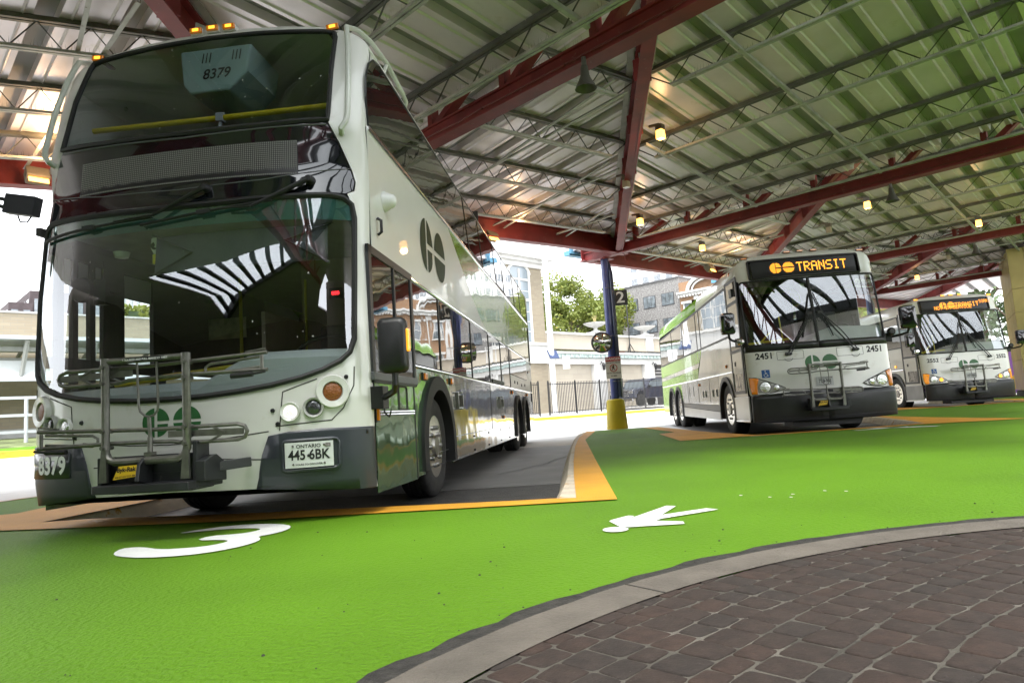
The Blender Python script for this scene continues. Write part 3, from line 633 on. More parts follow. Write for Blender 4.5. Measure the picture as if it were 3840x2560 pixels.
# flood lamps, down lights and horn speakers
def add_light(name, loc, e, col=(1, .60, .28), r=.12):
    l = bpy.data.lights.new(name, 'POINT'); l.energy = e; l.color = col; l.shadow_soft_size = r; o = bpy.data.objects.new(name, l); COL.objects.link(o); o.location = loc; return o
HOUS = M('lamp_housing', (.16, .14, .11), .5, noise=(4, .2))
def flood(lab, loc, rz, e=8):
    t = thing('flood_lamp', lab, 'lamp', loc, rz, 'amber flood lamps on the roof edge')
    mb = MB(); mb.box((0, .0, .02), (.32, .20, .22), rx=R_(-35)); mb.bar((0, .1, .12), (0, .3, .2), .06, .06); mb.obj('housing', HOUS, t, bevel=.02)
    mb = MB(); mb.box((0, -.105, -.055), (.27, .02, .16), rx=R_(-35)); mb.obj('lens', FLOOD, t, bevel=.006)
    a = Matrix.Rotation(rz, 3, 'Z') @ Vector((0, -1.0, .12)); add_light('flood_lamp_light', Vector(loc) + a, e)
flood('lit amber flood lamp on the red eave beam beside the double decker bus', (-.34, 15.75, 4.92), R_(45))
flood('lit amber flood lamp on the red eave beam left of the middle coach', (6.47, 21.5, 4.92), R_(45))
flood('lit amber flood lamp on the red eave beam left of the double decker', (-7.3, 10.36, 4.93), R_(45), 22)
def downlight(lab, loc, lit=True, e=2.2):
    t = thing('box_lamp', lab, 'lamp', loc, R_(45), 'square amber box lamps')
    mb = MB(); mb.box((0, 0, .11), (.13, .13, .10)); mb.bar((0, 0, .17), (0, .22, .2), .05, .05); mb.obj('housing', HOUS, t, bevel=.01)
    mb = MB(); mb.lathe([(.082, -.10), (.088, -.085), (.078, .06)], (0, 0, 0), n=4, rot=Matrix.Rotation(R_(45), 3, 'Z')); mb.obj('lens', FLOOD if lit else M('lamp_lens_off', (.42, .35, .25), .3), t)
    if lit: add_light('box_lamp_light', Vector(loc) + Vector((0, 0, -.2)), e, r=.08)
downlight('lit square amber lamp high on the hip beam left of the middle coach roof', (2.88, 11.7, 5.52))
downlight('lit square amber lamp low on the hip beam above the bay sign', (3.30, 16.2, 5.18))
downlight('unlit square lamp near the top of the hip beam above the bay sign', (2.26, 9.74, 5.86), False)
downlight('unlit square lamp halfway down the hip beam above the bay sign', (2.55, 13.57, 5.28), False)
downlight('lit square amber lamp on the hip beam above the middle coach', (8.7, 15.93, 5.15))
downlight('unlit square lamp on the hip beam above the middle coach', (8.72, 18.0, 5.1), False)
downlight('lit square amber lamp on the hip beam above the far coach', (15.95, 26.3, 4.98))
downlight('unlit square lamp on the hip beam above the far coach', (15.9, 24.2, 5.3), False)
downlight('lit square amber lamp under the deck behind the middle coach', (5.61, 19.15, 5.1))
downlight('lit amber lamp on the truss right of the far coach sign', (12.4, 17.5, 4.9))
def horn(lab, loc):
    t = thing('horn_speaker', lab, 'speaker', loc, group='grey horn speakers')
    mb = MB(); mb.lathe([(.0, .17), (.04, .17), (.05, .10), (.055, .05), (.075, 0), (.125, -.10), (.13, -.11), (.12, -.105), (.06, -.02), (.0, .0)], (0, 0, 0), n=28); mb.obj('horn', M('speaker_grey', (.10, .095, .085), .6), t)
    mb = MB(); mb.tube([(0, 0, .16), (0, 0, .28)], .03, 10); mb.lathe([(0, -.05), (.022, -.045), (.024, -.02)], (0, 0, 0), n=12); parts(mb, 'bracket', STEEL, t)
horn('grey horn loudspeaker under the nearest red truss', (1.07, 7.72, 4.62))
horn('grey horn loudspeaker under the red truss over the middle coach', (7.89, 13.5, 4.62))
horn('grey horn loudspeaker under the red truss behind the middle coach', (13.9, 19.9, 4.62))
# ------------------------------------------------------------------ buses
def interp(z, tab):
    if z <= tab[0][0]: return tab[0][1]
    for (a, b), (c, d) in zip(tab, tab[1:]):
        if z <= c: return b + (d - b) * (z - a) / (c - a)
    return tab[-1][1]
PRA = [(.2, .13), (.3, .10), (.5, .062), (.9, .06), (1.18, .07), (1.8, .10), (2.38, .165), (2.57, .235), (2.8, .265), (2.95, .275), (3.4, .42), (3.8, .60), (3.89, .665), (3.96, .72), (4.0, .8)]
DDA = [(2.35, .45), (2.9, .31), (3.6, .24), (3.9, .24)]
def FA(x, z):
    u = min(abs(x) / 1.275, 1.); return interp(z, PRA) + interp(z, DDA) * (1 - (1 - u ** 2.4) ** (1 / 2.4))
PRM = [(.2, .05), (.3, .02), (.5, .0), (.78, .0), (.8, .03), (1.2, .05), (1.6, .07), (1.9, .12), (2.95, .30), (3.0, .33), (3.35, .40), (3.42, .46), (3.5, .62)]
def FM(x, z):
    u = min(abs(x) / 1.295, 1.); return interp(z, PRM) + .30 * (1 - (1 - u ** 3.2) ** (1 / 3.2))
XS = [-1.27, -1.262, -1.25, -1.23, -1.2, -1.16, -1.1] + [-1.0 + .125 * k for k in range(17)] + [1.1, 1.16, 1.2, 1.23, 1.25, 1.262, 1.27]
def patch(name, poly, FS, off, mat, parent, thick=.0, xs=XS, dz=.12, sharp=30):
    # a panel: outline in (x, z) cut into a grid and laid on the front surface FS, lifted off by `off`
    bm = bmesh.new(); bm.faces.new([bm.verts.new((x, 0, z)) for x, z in poly])
    zs = [p[1] for p in poly]; xl = [p[0] for p in poly]
    for x in xs:
        if min(xl) + .002 < x < max(xl) - .002: bmesh.ops.bisect_plane(bm, geom=bm.verts[:] + bm.edges[:] + bm.faces[:], plane_co=(x, 0, 0), plane_no=(1, 0, 0), dist=1e-5)
    z = math.ceil((min(zs) + .002) / dz) * dz
    while z < max(zs) - .002: bmesh.ops.bisect_plane(bm, geom=bm.verts[:] + bm.edges[:] + bm.faces[:], plane_co=(0, 0, z), plane_no=(0, 0, 1), dist=1e-5); z += dz
    bmesh.ops.triangulate(bm, faces=[f for f in bm.faces if len(f.verts) > 4])
    for v in bm.verts: v.co.y = FS(v.co.x, v.co.z) - off
    bm.normal_update()
    if sum(f.normal.y for f in bm.faces) > 0: bmesh.ops.reverse_faces(bm, faces=bm.faces)
    me = bpy.data.meshes.new(name); bm.to_mesh(me); bm.free(); me.materials.append(mat); me.shade_smooth(); me.set_sharp_from_angle(angle=R_(sharp))
    o = bpy.data.objects.new(name, me); COL.objects.link(o); o.parent = parent
    if thick: b = o.modifiers.new('solid', 'SOLIDIFY'); b.thickness = thick; b.offset = -1
    return o
def dense(pts, step=.06, closed=True):
    out = []; P = [Vector(p) for p in pts]; n = len(P)
    for k in range(n if closed else n - 1):
        a, b = P[k], P[(k + 1) % n]; m = max(1, int((b - a).length / step)); out += [a.lerp(b, q / m) for q in range(m)]
    if not closed: out.append(P[-1])
    return out
def bead(mb, pts, FS, off, r, closed=True, n=6): mb.tube([(p.x, FS(p.x, p.y) - off, p.y) for p in dense(pts, .06, closed)], r, n, closed=closed); return mb
mir = lambda pts: [(-x, z) for x, z in pts][::-1]
def sidepanel(mb, pts, X, mi=0, thick=.004):
    s_ = 1 if X > 0 else -1; mb.prism([(X, y, z) for y, z in pts], (s_ * thick, 0, 0), mi); return mb
def arch_cut(pts_top, segs):
    pass
def wheel(parent, x, y, z, r, wdt, out, style='chrome', dual=False):
    # out: +1 / -1 the side the wheel faces
    w_ = bpy.data.objects.new('wheel', None); COL.objects.link(w_); w_.parent = parent; w_.location = (x, y, z)
    tw = wdt / 2; prof = [(r * .60, -tw * .9), (r * .72, -tw), (r * .93, -tw * .96), (r * .985, -tw * .80), (r, -tw * .7)]
    for g in (-.35, 0, .35): prof += [(r, tw * (g - .06)), (r - .012, tw * (g - .05)), (r - .012, tw * (g + .05)), (r, tw * (g + .06))]
    prof += [(r, tw * .7), (r * .985, tw * .80), (r * .93, tw * .96), (r * .78, tw * 1.01), (r * .72, tw), (r * .60, tw * .9)]
    mb = MB(); mb.lathe([(a, b * out) for a, b in prof], (0, 0, 0), 'X', 56)
    if dual: mb.lathe([(a, b * out - out * (wdt + .06)) for a, b in prof], (0, 0, 0), 'X', 40)
    mb.obj('tyre', TYRE, w_, sharp=40)
    mb = MB(); rp = [(r * .615, .92), (r * .60, .86), (r * .575, .80), (r * .56, .45), (r * .50, .40), (r * .42, .52), (r * .36, .55), (r * .30, .55)] if style != 'deep' else [(r * .615, .92), (r * .59, .86), (r * .57, .2), (r * .52, -.25), (r * .44, -.3), (r * .36, -.1), (r * .30, -.1)]
    hub = .55 if style != 'deep' else -.1
    mb.lathe([(a, b * tw * out) for a, b in rp] , (0, 0, 0), 'X', 48)
    mb.obj('rim', M('alloy_rim', (.62, .61, .58), .22, 1., noise=(6, .2), rnoise=.12), w_, sharp=50)
    mb = MB(); mb.lathe([(r * .31, hub * tw * out), (r * .30, (hub + .12) * tw * out), (r * .23, (hub + .35) * tw * out), (r * .2, (hub + .5) * tw * out), (.0, (hub + .52) * tw * out)], (0, 0, 0), 'X', 32); mb.obj('hub_cap', M('hub_steel', (.30, .29, .27), .38, 1., noise=(10, .3)), w_, sharp=40)
    mb = MB()
    for k in range(10):
        a = 2 * math.pi * k / 10; yy, zz = r * .385 * math.cos(a), r * .385 * math.sin(a)
        mb.lathe([(.026, hub * tw * out), (.024, (hub * tw + .05) * out), (.02, (hub * tw + .075) * out), (.0, (hub * tw + .08) * out)], (0, yy, zz), 'X', 8)
    parts(mb, 'wheel_nut', M('nut_steel', (.42, .41, .39), .3, 1.), w_, sharp=40)
    mb = MB()
    for k in range(10):
        a = 2 * math.pi * (k + .5) / 10; yy, zz = r * .475 * math.cos(a), r * .475 * math.sin(a); xx = (.47 if style != 'deep' else -.27) * tw * out
        mb.lathe([(.0, xx + .004 * out), (.022, xx + .004 * out), (.024, xx - .004 * out)], (0, yy, zz), 'X', 12)
    mb.obj('vent_holes', BLACK, w_, sharp=40)
    return w_
def bike_rack(parent, ox, oz, FS, sticker=True, yb=0.):
    # folded front rack; ox, oz: foot of its left upright
    rk = bpy.data.objects.new('bike_rack', None); COL.objects.link(rk); rk.parent = parent; rk.location = (ox, yb, oz)
    T = .024; H_ = .64; Wd = .535
    mb = MB(); fr = [(0, -.30, H_ - .03), (0, -.30, .06), (.02, -.30, .02), (.06, -.30, .0), (Wd - .06, -.30, 0), (Wd - .02, -.30, .02), (Wd, -.30, .06), (Wd, -.30, H_ - .03)]
    mb.tube(fr, T, 10); mb.tube([(-.005, -.30, H_ - .02), (Wd + .005, -.30, H_ - .02)], .02, 10)
    for x in (0, Wd): mb.lathe([(.0, -.02), (T + .004, -.02), (T + .004, .03), (0, .032)], (x, -.30, H_ - .03), n=10)
    mb.obj('frame', STEEL, rk)
    if sticker:
        mb = MB(); mb.box((.28, -.3225, H_ - .02), (.25, .002, .026)); mb.obj('label_strip', INK, rk, sharp=0)
        text_part('label_lettering', '1. SQUEEZE AND PULL. SERREZ ET TIREZ', .0165, lambda x, y: (x + .28, -.3245, y + H_ - .021), WHITEL, rk, .0004)
    mb = MB(); hk = [(.19, -.27, H_ - .02), (.20, -.27, .34), (.21, -.27, .30), (.245, -.27, .27), (.27, -.27, .265), (.295, -.27, .27), (.325, -.27, .30), (.33, -.27, .34), (.32, -.27, H_ - .02)]
    mb.tube(hk, .0075, 7); mb.tube([(.268, -.27, .265), (.275, -.27, .12)], .012, 8); mb.tube([(.275, -.27, .14), (.28, -.28, 0)], .016, 8); mb.box((.28, -.28, .03), (.05, .05, .04)); mb.obj('release_handle', STEEL, rk)
    def tray(z, mirrored, lowarm):
        sg = -1 if mirrored else 1; c = Wd / 2
        f = lambda x, y, zz: (c + sg * (x - c), y, zz)
        mb = MB()
        # left wing: rounded loop with flat centre strip
        loop = [f(-.02, -.25, z + .045), f(-.30, -.25, z + .045), f(-.345, -.25, z + .03), f(-.36, -.25, z), f(-.345, -.25, z - .035), f(-.30, -.25, z - .048), f(.05, -.25, z - .048), f(.12, -.25, z - .035), f(.30, -.25, z - .03), f(Wd, -.25, z - .025), f(Wd + .5, -.25, z - .03)]
        mb.tube(loop, .0125, 8)
        mb.bar(f(-.34, -.256, z), f(.15, -.256, z + .01), .008, .04, up=(0, 0, 1))
        for x0 in (-.22, -.02): mb.bar(f(x0, -.25, z), f(x0 + .10, -.252, z + .046), .03, .008); mb.bar(f(x0, -.25, z), f(x0 + .10, -.252, z - .046), .03, .008)
        # right wing: two long tubes with inner loop
        mb.tube([f(-.02, -.25, z + .045), f(Wd * .5, -.25, z + .045), f(Wd + .50, -.25, z + .075)], .0125, 8)
        mb.tube([f(Wd + .47, -.26, z + .06), f(Wd + .47, -.26, z - .03)], .011, 8)
        mb.tube([f(Wd + .45, -.245, z + .05), f(Wd + .13, -.245, z + .03), f(Wd + .095, -.245, z + .01), f(Wd + .095, -.245, z - .02), f(Wd + .13, -.245, z - .035), f(Wd + .45, -.245, z - .01)], .009, 8)
        mb.bar(f(Wd + .36, -.25, z + .085), f(Wd + .49, -.25, z + .10), .012, .01)
        for x in (0, Wd):
            for dz in (-.05, .05): mb.tube([f(x, -.34, z + dz), f(x, -.24, z + dz)], .013, 8)
        mb.obj('bike_tray', STEEL, rk)
        mb = MB(); mb.tube([f(Wd + .28, -.28, z - .06), f(Wd + .42, -.28, z - .055)], .016, 8); mb.tube([f(Wd + .42, -.28, z - .055), f(Wd + .50, -.28, z - .045)], .008, 6); parts(mb, 'gas_strut', BLACK, rk)
    tray(.535, False, True); tray(.14, True, False)
    mb = MB(); mb.prism([(x, y, -.185) for x, y in [(-.05, -.02), (-.05, -.36), (.17, -.40), (.58, -.37), (.60, -.02)]], (0, 0, .05)); mb.box((.28, -.22, -.07), (.60, .03, .20)); mb.box((.28, -.12, -.14), (.50, .24, .12))
    mb.box((-.035, -.24, -.08), (.03, .14, .22)); mb.box((.575, -.22, -.04), (.03, .14, .28)); mb.prism([(.585, y, z) for y, z in [(-.3, -.14), (-.3, -.02), (-.16, .01), (-.05, -.05), (-.05, -.16)]], (.06, 0, 0)); mb.bar((.62, -.12, -.07), (.75, .05, -.06), .05, .06)
    mb.prism([(.245, y, z) for y, z in [(-.38, -.12), (-.36, -.02), (-.30, .03), (-.24, 0), (-.24, -.15)]], (.025, 0, 0)); mb.obj('mounting_base', M('rack_base_black', (.018, .019, .021), .4, noise=(6, .4), dirt=(12, .64, .72, (.12, .11, .10))), rk, bevel=.006)
    for x in (0, Wd):
        mb = MB(); mb.prism([(x + dx_, -.325, z) for dx_, z in [(-.012, .08), (.018, .08), (.024, -.12), (-.03, -.12)]], (0, .02, 0)); parts(mb, 'side_bracket', STEEL, rk)
    mb = MB(); mb.prism([(x, -.3395, z) for x, z in [(.075, -.105), (.225, -.09), (.245, -.02), (.115, -.025)]], (0, .003, 0)); mb.obj('name_plate', M('rack_plate_yellow', (.62, .40, .015), .45), rk, sharp=0)
    text_part('name_lettering', 'Byk-Rak', .037, lambda x, y: (x + .165 + y * .1, -.3415, y - .046 + x * .05), INK, rk, .0012)
    text_part('phone_lettering', '800-627-6627 EXT. 884', .0135, lambda x, y: (x + .158, -.3415, y - .087 + x * .08), INK, rk, .0002)
    return rk
def plate_part(parent, top, num, slogan, mapf, size, mat=PLATEW):
    pl = bpy.data.objects.new('licence_plate', None); COL.objects.link(pl); pl.parent = parent
    w, h = size; mb = MB(); mb.grid([[mapf(x, y, 0) for x in (-w / 2, -w / 4, 0, w / 4, w / 2)] for y in (-h / 2, h / 2)]); o = mb.obj('plate_panel', mat, pl, sharp=0, solid=.004)
    text_part('plate_lettering', top, h * .20, lambda x, y: mapf(x, y + h * .33, .004), INK, pl, .0006)
    text_part('plate_number', num, h * .54, lambda x, y: mapf(x * .80, y - h * .02, .004), INK, pl, .0022)
    if slogan: text_part('plate_lettering', slogan, h * .10, lambda x, y: mapf(x, y - h * .38, .004), INK, pl, .0003)
    mb = MB()
    for x in (-.36, .36):
        for y in (-.38, .38): c = mapf(x * w * .9, y * h * .95, .004); mb.lathe([(0, -.006), (.006, -.005), (.008, 0)], c, 'Y', 8)
    parts(mb, 'plate_screw', STEEL, pl)
    mb = MB(); c = [mapf(w * (.40 + a), h * (.34 + b), .005) for a, b in ((-.055, -.07), (.055, -.07), (.055, .08), (-.055, .08))]; mb.poly(c); mb.obj('sticker', M('plate_sticker', (.22, .20, .20), .5, noise=(160, .9)), pl, sharp=0)
    cr = [(-.028, -.05), (-.034, .03), (-.016, .0), (0, .045), (.016, 0), (.034, .03), (.028, -.05)]
    mb = MB(); mb.poly([mapf(x * h * 1.6, y * h * 1.5 - h * .02, .0045) for x, y in cr]); mb.obj('crown_emblem', INK, pl, sharp=0)
    return pl
def logo_polys(cx, cz, R):
    # two discs: G and O of the round logo, returned as outlines in (x, z)
    g = .085 * R; out = []
    cg = cx - 1.13 * R; co = cx + 1.13 * R
    def arcpts(c, a0, a1, n=22): return [(c + R * math.cos(R_(a0 + (a1 - a0) * k / n)), cz + R * math.sin(R_(a0 + (a1 - a0) * k / n))) for k in range(n + 1)]
    th = math.degrees(math.asin(.10))
    out.append(arcpts(cg, 96, 264))                                  # left half of G
    a = arcpts(cg, 84, th); out.append(a + [(cg + R * .104, cz + R * .10)])       # upper right quarter
    b = arcpts(cg, -84, -30, 10); out.append(b[:] + [(cg + R * .88, cz - R * .12), (cg + R * .104, cz - R * .12)])
    out.append(arcpts(co, th, 180 - th)); out.append(arcpts(co, 180 + th, 360 - th))
    return out
def lampcan(parent, name, c, FS, r, mat_lens, ring=None, depth=.05, nrm=None, rr=None):
    x, z = c; y = FS(x, z); e = 1e-3
    dx = (FS(x + e, z) - FS(x - e, z)) / (2 * e); dz = (FS(x, z + e) - FS(x, z - e)) / (2 * e)
    n_ = Vector((dx, -1, dz)).normalized() if nrm is None else nrm
    rot = Vector((0, -1, 0)).rotation_difference(n_).to_matrix()
    h = bpy.data.objects.new(name, None); COL.objects.link(h); h.parent = parent
    P = Vector((x, y, z)); q = lambda prof: [(a, -b) for a, b in prof]
    R2 = rr or r * 1.28
    mb = MB(); mb.lathe(q([(R2 * 1.06, -.02), (R2 * 1.04, .012), (R2 * .98, .024), (r * 1.06, .018), (r * 1.0, -.02)]), P, 'Y', 36, rot=rot); mb.obj('bezel', ring or WHITEP, h)
    mb = MB(); mb.lathe(q([(r * 1.0, -.012), (r * .96, .004), (r * .7, .012), (r * .35, .016), (0, .017)]), P, 'Y', 36, rot=rot); mb.obj('lens', mat_lens, h)
    return h
HLD = M('headlamp_dark_lens', (.10, .105, .11), .12, .6, coat=.3, bump=(30, .3))
HLC = M('headlamp_reflector', (.75, .76, .76), .1, 1., bump=(45, .6))
TURN = M('turn_lamp_amber_grid', (.22, .065, .006), .35, coat=.15, bump=(90, .5))
LEDP = M('led_dot_panel', (.05, .05, .05), .4, noise=(300, .9))

# ============================================================ double decker
busA = thing('double_decker_bus', 'white and green double decker coach numbered 8379 with folded bike rack', 'bus', (-2.319, 4.4924, 0), -.113)
B_ = busA; HWA = 1.275; REAR = 13.2
cs = [(0, 3.96), (.3, 3.952), (.6, 3.925), (.9, 3.872), (1.05, 3.828), (1.14, 3.795), (1.20, 3.757), (1.24, 3.72), (1.262, 3.685), (1.272, 3.655)]
full = [(-x, z) for x, z in cs[:0:-1]] + cs
mb = MB(); mb.grid([[(x, FA(x, z) + .0, z) for x, z in full], [(x, 3., z) for x, z in full], [(x, REAR - .2, z) for x, z in full], [(x * .98, REAR, z - .06) for x, z in full]])
mb.obj('roof', WHITEP, B_, sharp=50, solid=.02)
FSy = lambda z: FA(1.275, z)
def archpts(yc, r, zb, zc=.47, n=14): return [(yc - r, zb)] + [(yc - r * math.cos(math.pi * k / n), zc + r * math.sin(math.pi * k / n)) for k in range(n + 1)] + [(yc + r, zb)]
WY = (2.43, 9.66, 11.12)
def lowerside(X):
    # lower wall with three wheel arches cut out, as strips
    mb = MB(); zt = 1.21
    segs = [(FSy(.8) - .04, 1.58, 1 if X > 0 else 0), (1.58, 3.06, 2), (3.06, 8.8, 3), (8.8, REAR, 3)]
    poly = [(FSy(.8) - .02, .27), (1.49, .25)]
    front = [(FSy(.8) - .02, .27), (1.56, .255), (1.56, zt), (FSy(1.2) - .02, zt)]
    sidepanel(mb, front, X, 0)
    a = archpts(WY[0], .60, .27); p = [(1.57, .27)] + a + [(3.055, .285), (3.055, zt), (1.57, zt)]; sidepanel(mb, p, X, 0)
    sidepanel(mb, [(3.06, .285), (8.86, .285), (8.86, .54), (3.06, .54)], X, 1); sidepanel(mb, [(3.06, .548), (6.0, .548), (6.0, zt), (3.06, zt)], X, 1); sidepanel(mb, [(6.006, .548), (8.86, .548), (8.86, zt), (6.006, zt)], X, 1)
    a = archpts(WY[1], .60, .285); b = archpts(WY[2], .60, .285)
    sidepanel(mb, [(8.866, .285)] + a + [(WY[1] + .64, .285), (WY[1] + .64, zt), (8.866, zt)], X, 1); sidepanel(mb, [(WY[1] + .645, .285)] + b + [(REAR, .285), (REAR, zt), (WY[1] + .645, zt)], X, 1)
    return mb
lowerside(1.27).obj('lower_side', [GREENP, SILVER], B_, sharp=30)
lowerside(-1.27).obj('lower_side', [GREENP, SILVER], B_, sharp=30)
WEDGE = [(3.45, 2.965), (4.0, 2.72), (4.7, 2.42), (5.6, 2.1), (6.2, 1.99)]
for X in (1.27, -1.27):
    mb = MB(); sidepanel(mb, [(FSy(2.3) - .03, 2.0), (FSy(2.9) - .0, 2.965)] + WEDGE, X, 0); sidepanel(mb, WEDGE + [(REAR, 1.99), (REAR, 2.965)], X, 1)
    mb.obj('side_band', [WHITEG, LIME], B_, sharp=30)
    mb = MB(); sidepanel(mb, [(FSy(2.95) - .02, 2.965), (13.0, 2.965), (REAR, 3.66), (FSy(3.65), 3.66)], X, 0, .003); mb.obj('upper_side', WHITEP, B_, sharp=30)
# rear wall and floor pan
mb = MB(); mb.poly([(x, REAR, z) for x, z in [(-1.27, .28), (1.27, .28), (1.27, 3.6), (.9, 3.8), (-.9, 3.8), (-1.27, 3.6)]]); mb.poly([(-1.26, .55, .30), (1.26, .55, .30), (1.26, REAR, .30), (-1.26, REAR, .30)]); mb.obj('rear_wall', DARKI, B_, sharp=0)
# side glazing, raised a few mm
X = 1.276
ug = [(.60, 2.99), (.575, 3.2), (.60, 3.38), (.68, 3.52), (.80, 3.61), (.95, 3.645), (4.4, 3.65), (12.7, 3.64), (12.95, 3.0)]
mb = MB(); sidepanel(mb, ug, X, 0, .004); g_ = mb.obj('upper_side_window', SIDEGL, B_, sharp=30)
mb = MB()
for y0 in (4.45, 5.6, 7.08, 8.15, 9.83, 11.08): mb.bar((X + .005, y0 + .02, 3.64), (X + .005, y0 + .38, 2.99), .012, .03, up=(0, 1, 0))
for y0, y1 in ((4.79, 6.0), (7.43, 8.68), (10.3, 11.57)): mb.bar((X + .006, y0, 3.02), (X + .006, y1, 3.02), .012, .02)
mb.tube([(X + .004, y, z) for y, z in ug], .008, 5, closed=True); parts(mb, 'window_divider', BLACK, B_, sharp=0)
mb = MB(); sidepanel(mb, [(1.64, 1.245), (8.62, 1.245), (8.62, 1.985), (1.64, 1.985)], X, 0); sidepanel(mb, [(8.66, 1.5), (11.9, 1.5), (11.9, 1.985), (8.66, 1.985)], X, 0); mb.obj('lower_side_window', SIDEGL, B_, sharp=30)
mb = MB()
for y in (2.66, 4.5, 6.03, 7.35, 8.58): mb.box((X + .006, y, 1.61), (.012, .035, .73))
mb.box((X + .008, 6.9, 1.275), (.02, 1.35, .05)); parts(mb, 'window_divider', BLACK, B_, sharp=0)
mb = MB()
for z, r_, y0 in ((2.968, .016, .60), (1.995, .016, 1.6), (1.222, .014, 1.6)): mb.tube([(X + .004, y0, z), (X + .004, 12.95, z)], r_, 8)
for z in (.83, .81): mb.tube([(X + .002, .56, z), (X + .002, 1.53, z)], .008, 6)
mb.tube([(X + .002, 3.06, .544), (X + .002, 8.86, .544)], .005, 5); parts(mb, 'chrome_trim', CHROME, B_)
# driver window
dw = bpy.data.objects.new('driver_window', None); COL.objects.link(dw); dw.parent = B_
mb = MB(); y0, y1, z0, z1 = .48, 1.60, 1.07, 2.01
for a, b in (((y0, z1), (y1, z1)), ((y1, z1), (y1, z0)), ((y1, z0), (y0, z0)), ((y0, z0), (y0, z1))): mb.bar((X, a[0], a[1]), (X, b[0], b[1]), .02, .075, up=(1, 0, 0)) if a[1] == b[1] and False else mb.box((X, (a[0] + b[0]) / 2, (a[1] + b[1]) / 2), (.024, abs(a[0] - b[0]) + .06, abs(a[1] - b[1]) + .06))
mb.box((X + .004, 1.07, 1.55), (.02, .03, .9)); mb.obj('frame', M('window_frame_grey', (.035, .036, .04), .4), dw)
mb = MB(); mb.poly([(X + .003, y0, z0), (X + .003, y1, z0), (X + .003, y1, z1), (X + .003, y0, z1)]); mb.obj('pane', SIDEGL, dw, sharp=0)
mb = MB(); mb.box((X + .006, 1.04, 1.085), (.03, 1.2, .06)); mb.obj('sill', M('window_sill_grey', (.11, .115, .125), .4), dw, bevel=.006)
# wheels and arches
for q, y in enumerate(WY):
    for sg in (1, -1):
        wheel(B_, sg * (1.255 - .155), y, .485, .485, .29, sg, 'chrome' if q != 1 else 'deep', dual=q == 1)
    for sg in (1, -1):
        mb = MB(); A = archpts(y, .565, .30, .47, 20); O = archpts(y, .70 if q == 0 else .64, .30, .47, 20); x_ = 1.272 * sg
        mb.grid([[(x_, *p) for p in O], [(x_ + .035 * sg, *p) for p in O], [(x_ + .04 * sg, *p) for p in A], [(x_ - .06 * sg, *p) for p in A], [(x_ - .5 * sg, *p) for p in A]])
        mb.obj('wheel_arch', RUBBER, B_, sharp=40)
# ---- front
wsR = [(0, 1.0), (.25, 1.005), (.48, 1.022), (.70, 1.05), (.89, 1.09), (1.02, 1.135), (1.12, 1.19), (1.175, 1.25), (1.2, 1.34), (1.21, 1.8), (1.21, 2.22), (1.195, 2.32), (1.15, 2.365), (1.08, 2.38), (.68, 2.365), (.3, 2.352), (0, 2.35)]
ws = wsR + mir(wsR)[1:-1]
ws = [p for k, p in enumerate(ws) if k == 0 or (abs(p[0] - ws[k - 1][0]) + abs(p[1] - ws[k - 1][1])) > 1e-4]
patch('windscreen', ws, FA, .0, WSGL, B_)
sb = [(-1.205, 2.2), (1.205, 2.2), (1.195, 2.315), (1.15, 2.36), (1.08, 2.375), (.68, 2.36), (0, 2.345), (-.68, 2.36), (-1.08, 2.375), (-1.15, 2.36), (-1.195, 2.315)]
patch('shade_band', sb, FA, -.006, M('teal_shade_band', (.012, .15, .13), .3), B_)
MATS['teal_shade_band'].node_tree.nodes['Principled BSDF'].inputs['Alpha'].default_value = .5
mb = MB(); bead(mb, ws, FA, .002, .021); mb.obj('windscreen_seal', RUBBER, B_)
botR = [(0, .385), (.57, .375), (1.0, .34), (1.27, .315)]
lowR = [p for p in wsR if p[1] < 1.3 and p[0] <= 1.2]
front_low = mir(botR)[:-1] + botR + [(1.272, .6), (1.272, 1.0), (1.272, 1.5), (1.272, 2.42), (1.215, 2.42), (1.215, 1.9)] + [(p[0], p[1]) for p in lowR[::-1]]
# build right and left halves and lower panel separately so every outline stays simple
half = botR + [(1.273, .7), (1.273, 1.35), (1.2, 1.345)] + lowR[::-1][1:]
patch('front_panel', half, FA, .0, WHITEP, B_, dz=.08); patch('front_panel', mir(half), FA, .0, WHITEP, B_, dz=.08)
pil = [(1.203, 1.345), (1.273, 1.35), (1.273, 2.40), (1.17, 2.40), (1.205, 2.3), (1.21, 1.8)]
patch('corner_pillar', pil, FA, .0, WHITEP, B_); patch('corner_pillar', mir(pil), FA, .0, WHITEP, B_)
up = [(1.17, 2.40), (1.273, 2.40), (1.273, 3.63), (1.263, 3.683), (1.24, 3.718), (1.20, 3.755), (1.14, 3.793), (1.05, 3.826), (1.04, 3.81), (1.043, 3.5), (1.052, 2.95), (1.12, 2.80), (1.19, 2.60), (1.215, 2.50), (1.21, 2.43)]
patch('upper_pillar', up, FA, .0, WHITEP, B_, dz=.06); patch('upper_pillar', mir(up), FA, .0, WHITEP, B_, dz=.06)
lip = [(-1.04, 3.815), (-.75, 3.842), (-.4, 3.872), (0, 3.888), (.4, 3.872), (.75, 3.842), (1.04, 3.815), (1.05, 3.826), (.9, 3.871), (.6, 3.924), (.3, 3.951), (0, 3.959), (-.3, 3.951), (-.6, 3.924), (-.9, 3.871), (-1.05, 3.826)]
patch('roof_lip', lip, FA, .004, WHITEP, B_, dz=.03)
ugR = [(0, 2.935), (.6, 2.94), (1.05, 2.965), (1.045, 3.4), (1.035, 3.75), (1.02, 3.80), (.95, 3.822), (.75, 3.84), (.4, 3.87), (0, 3.886)]
ug_ = ugR + mir(ugR)[1:-1]
patch('upper_windscreen', ug_, FA, .002, UPGL, B_)
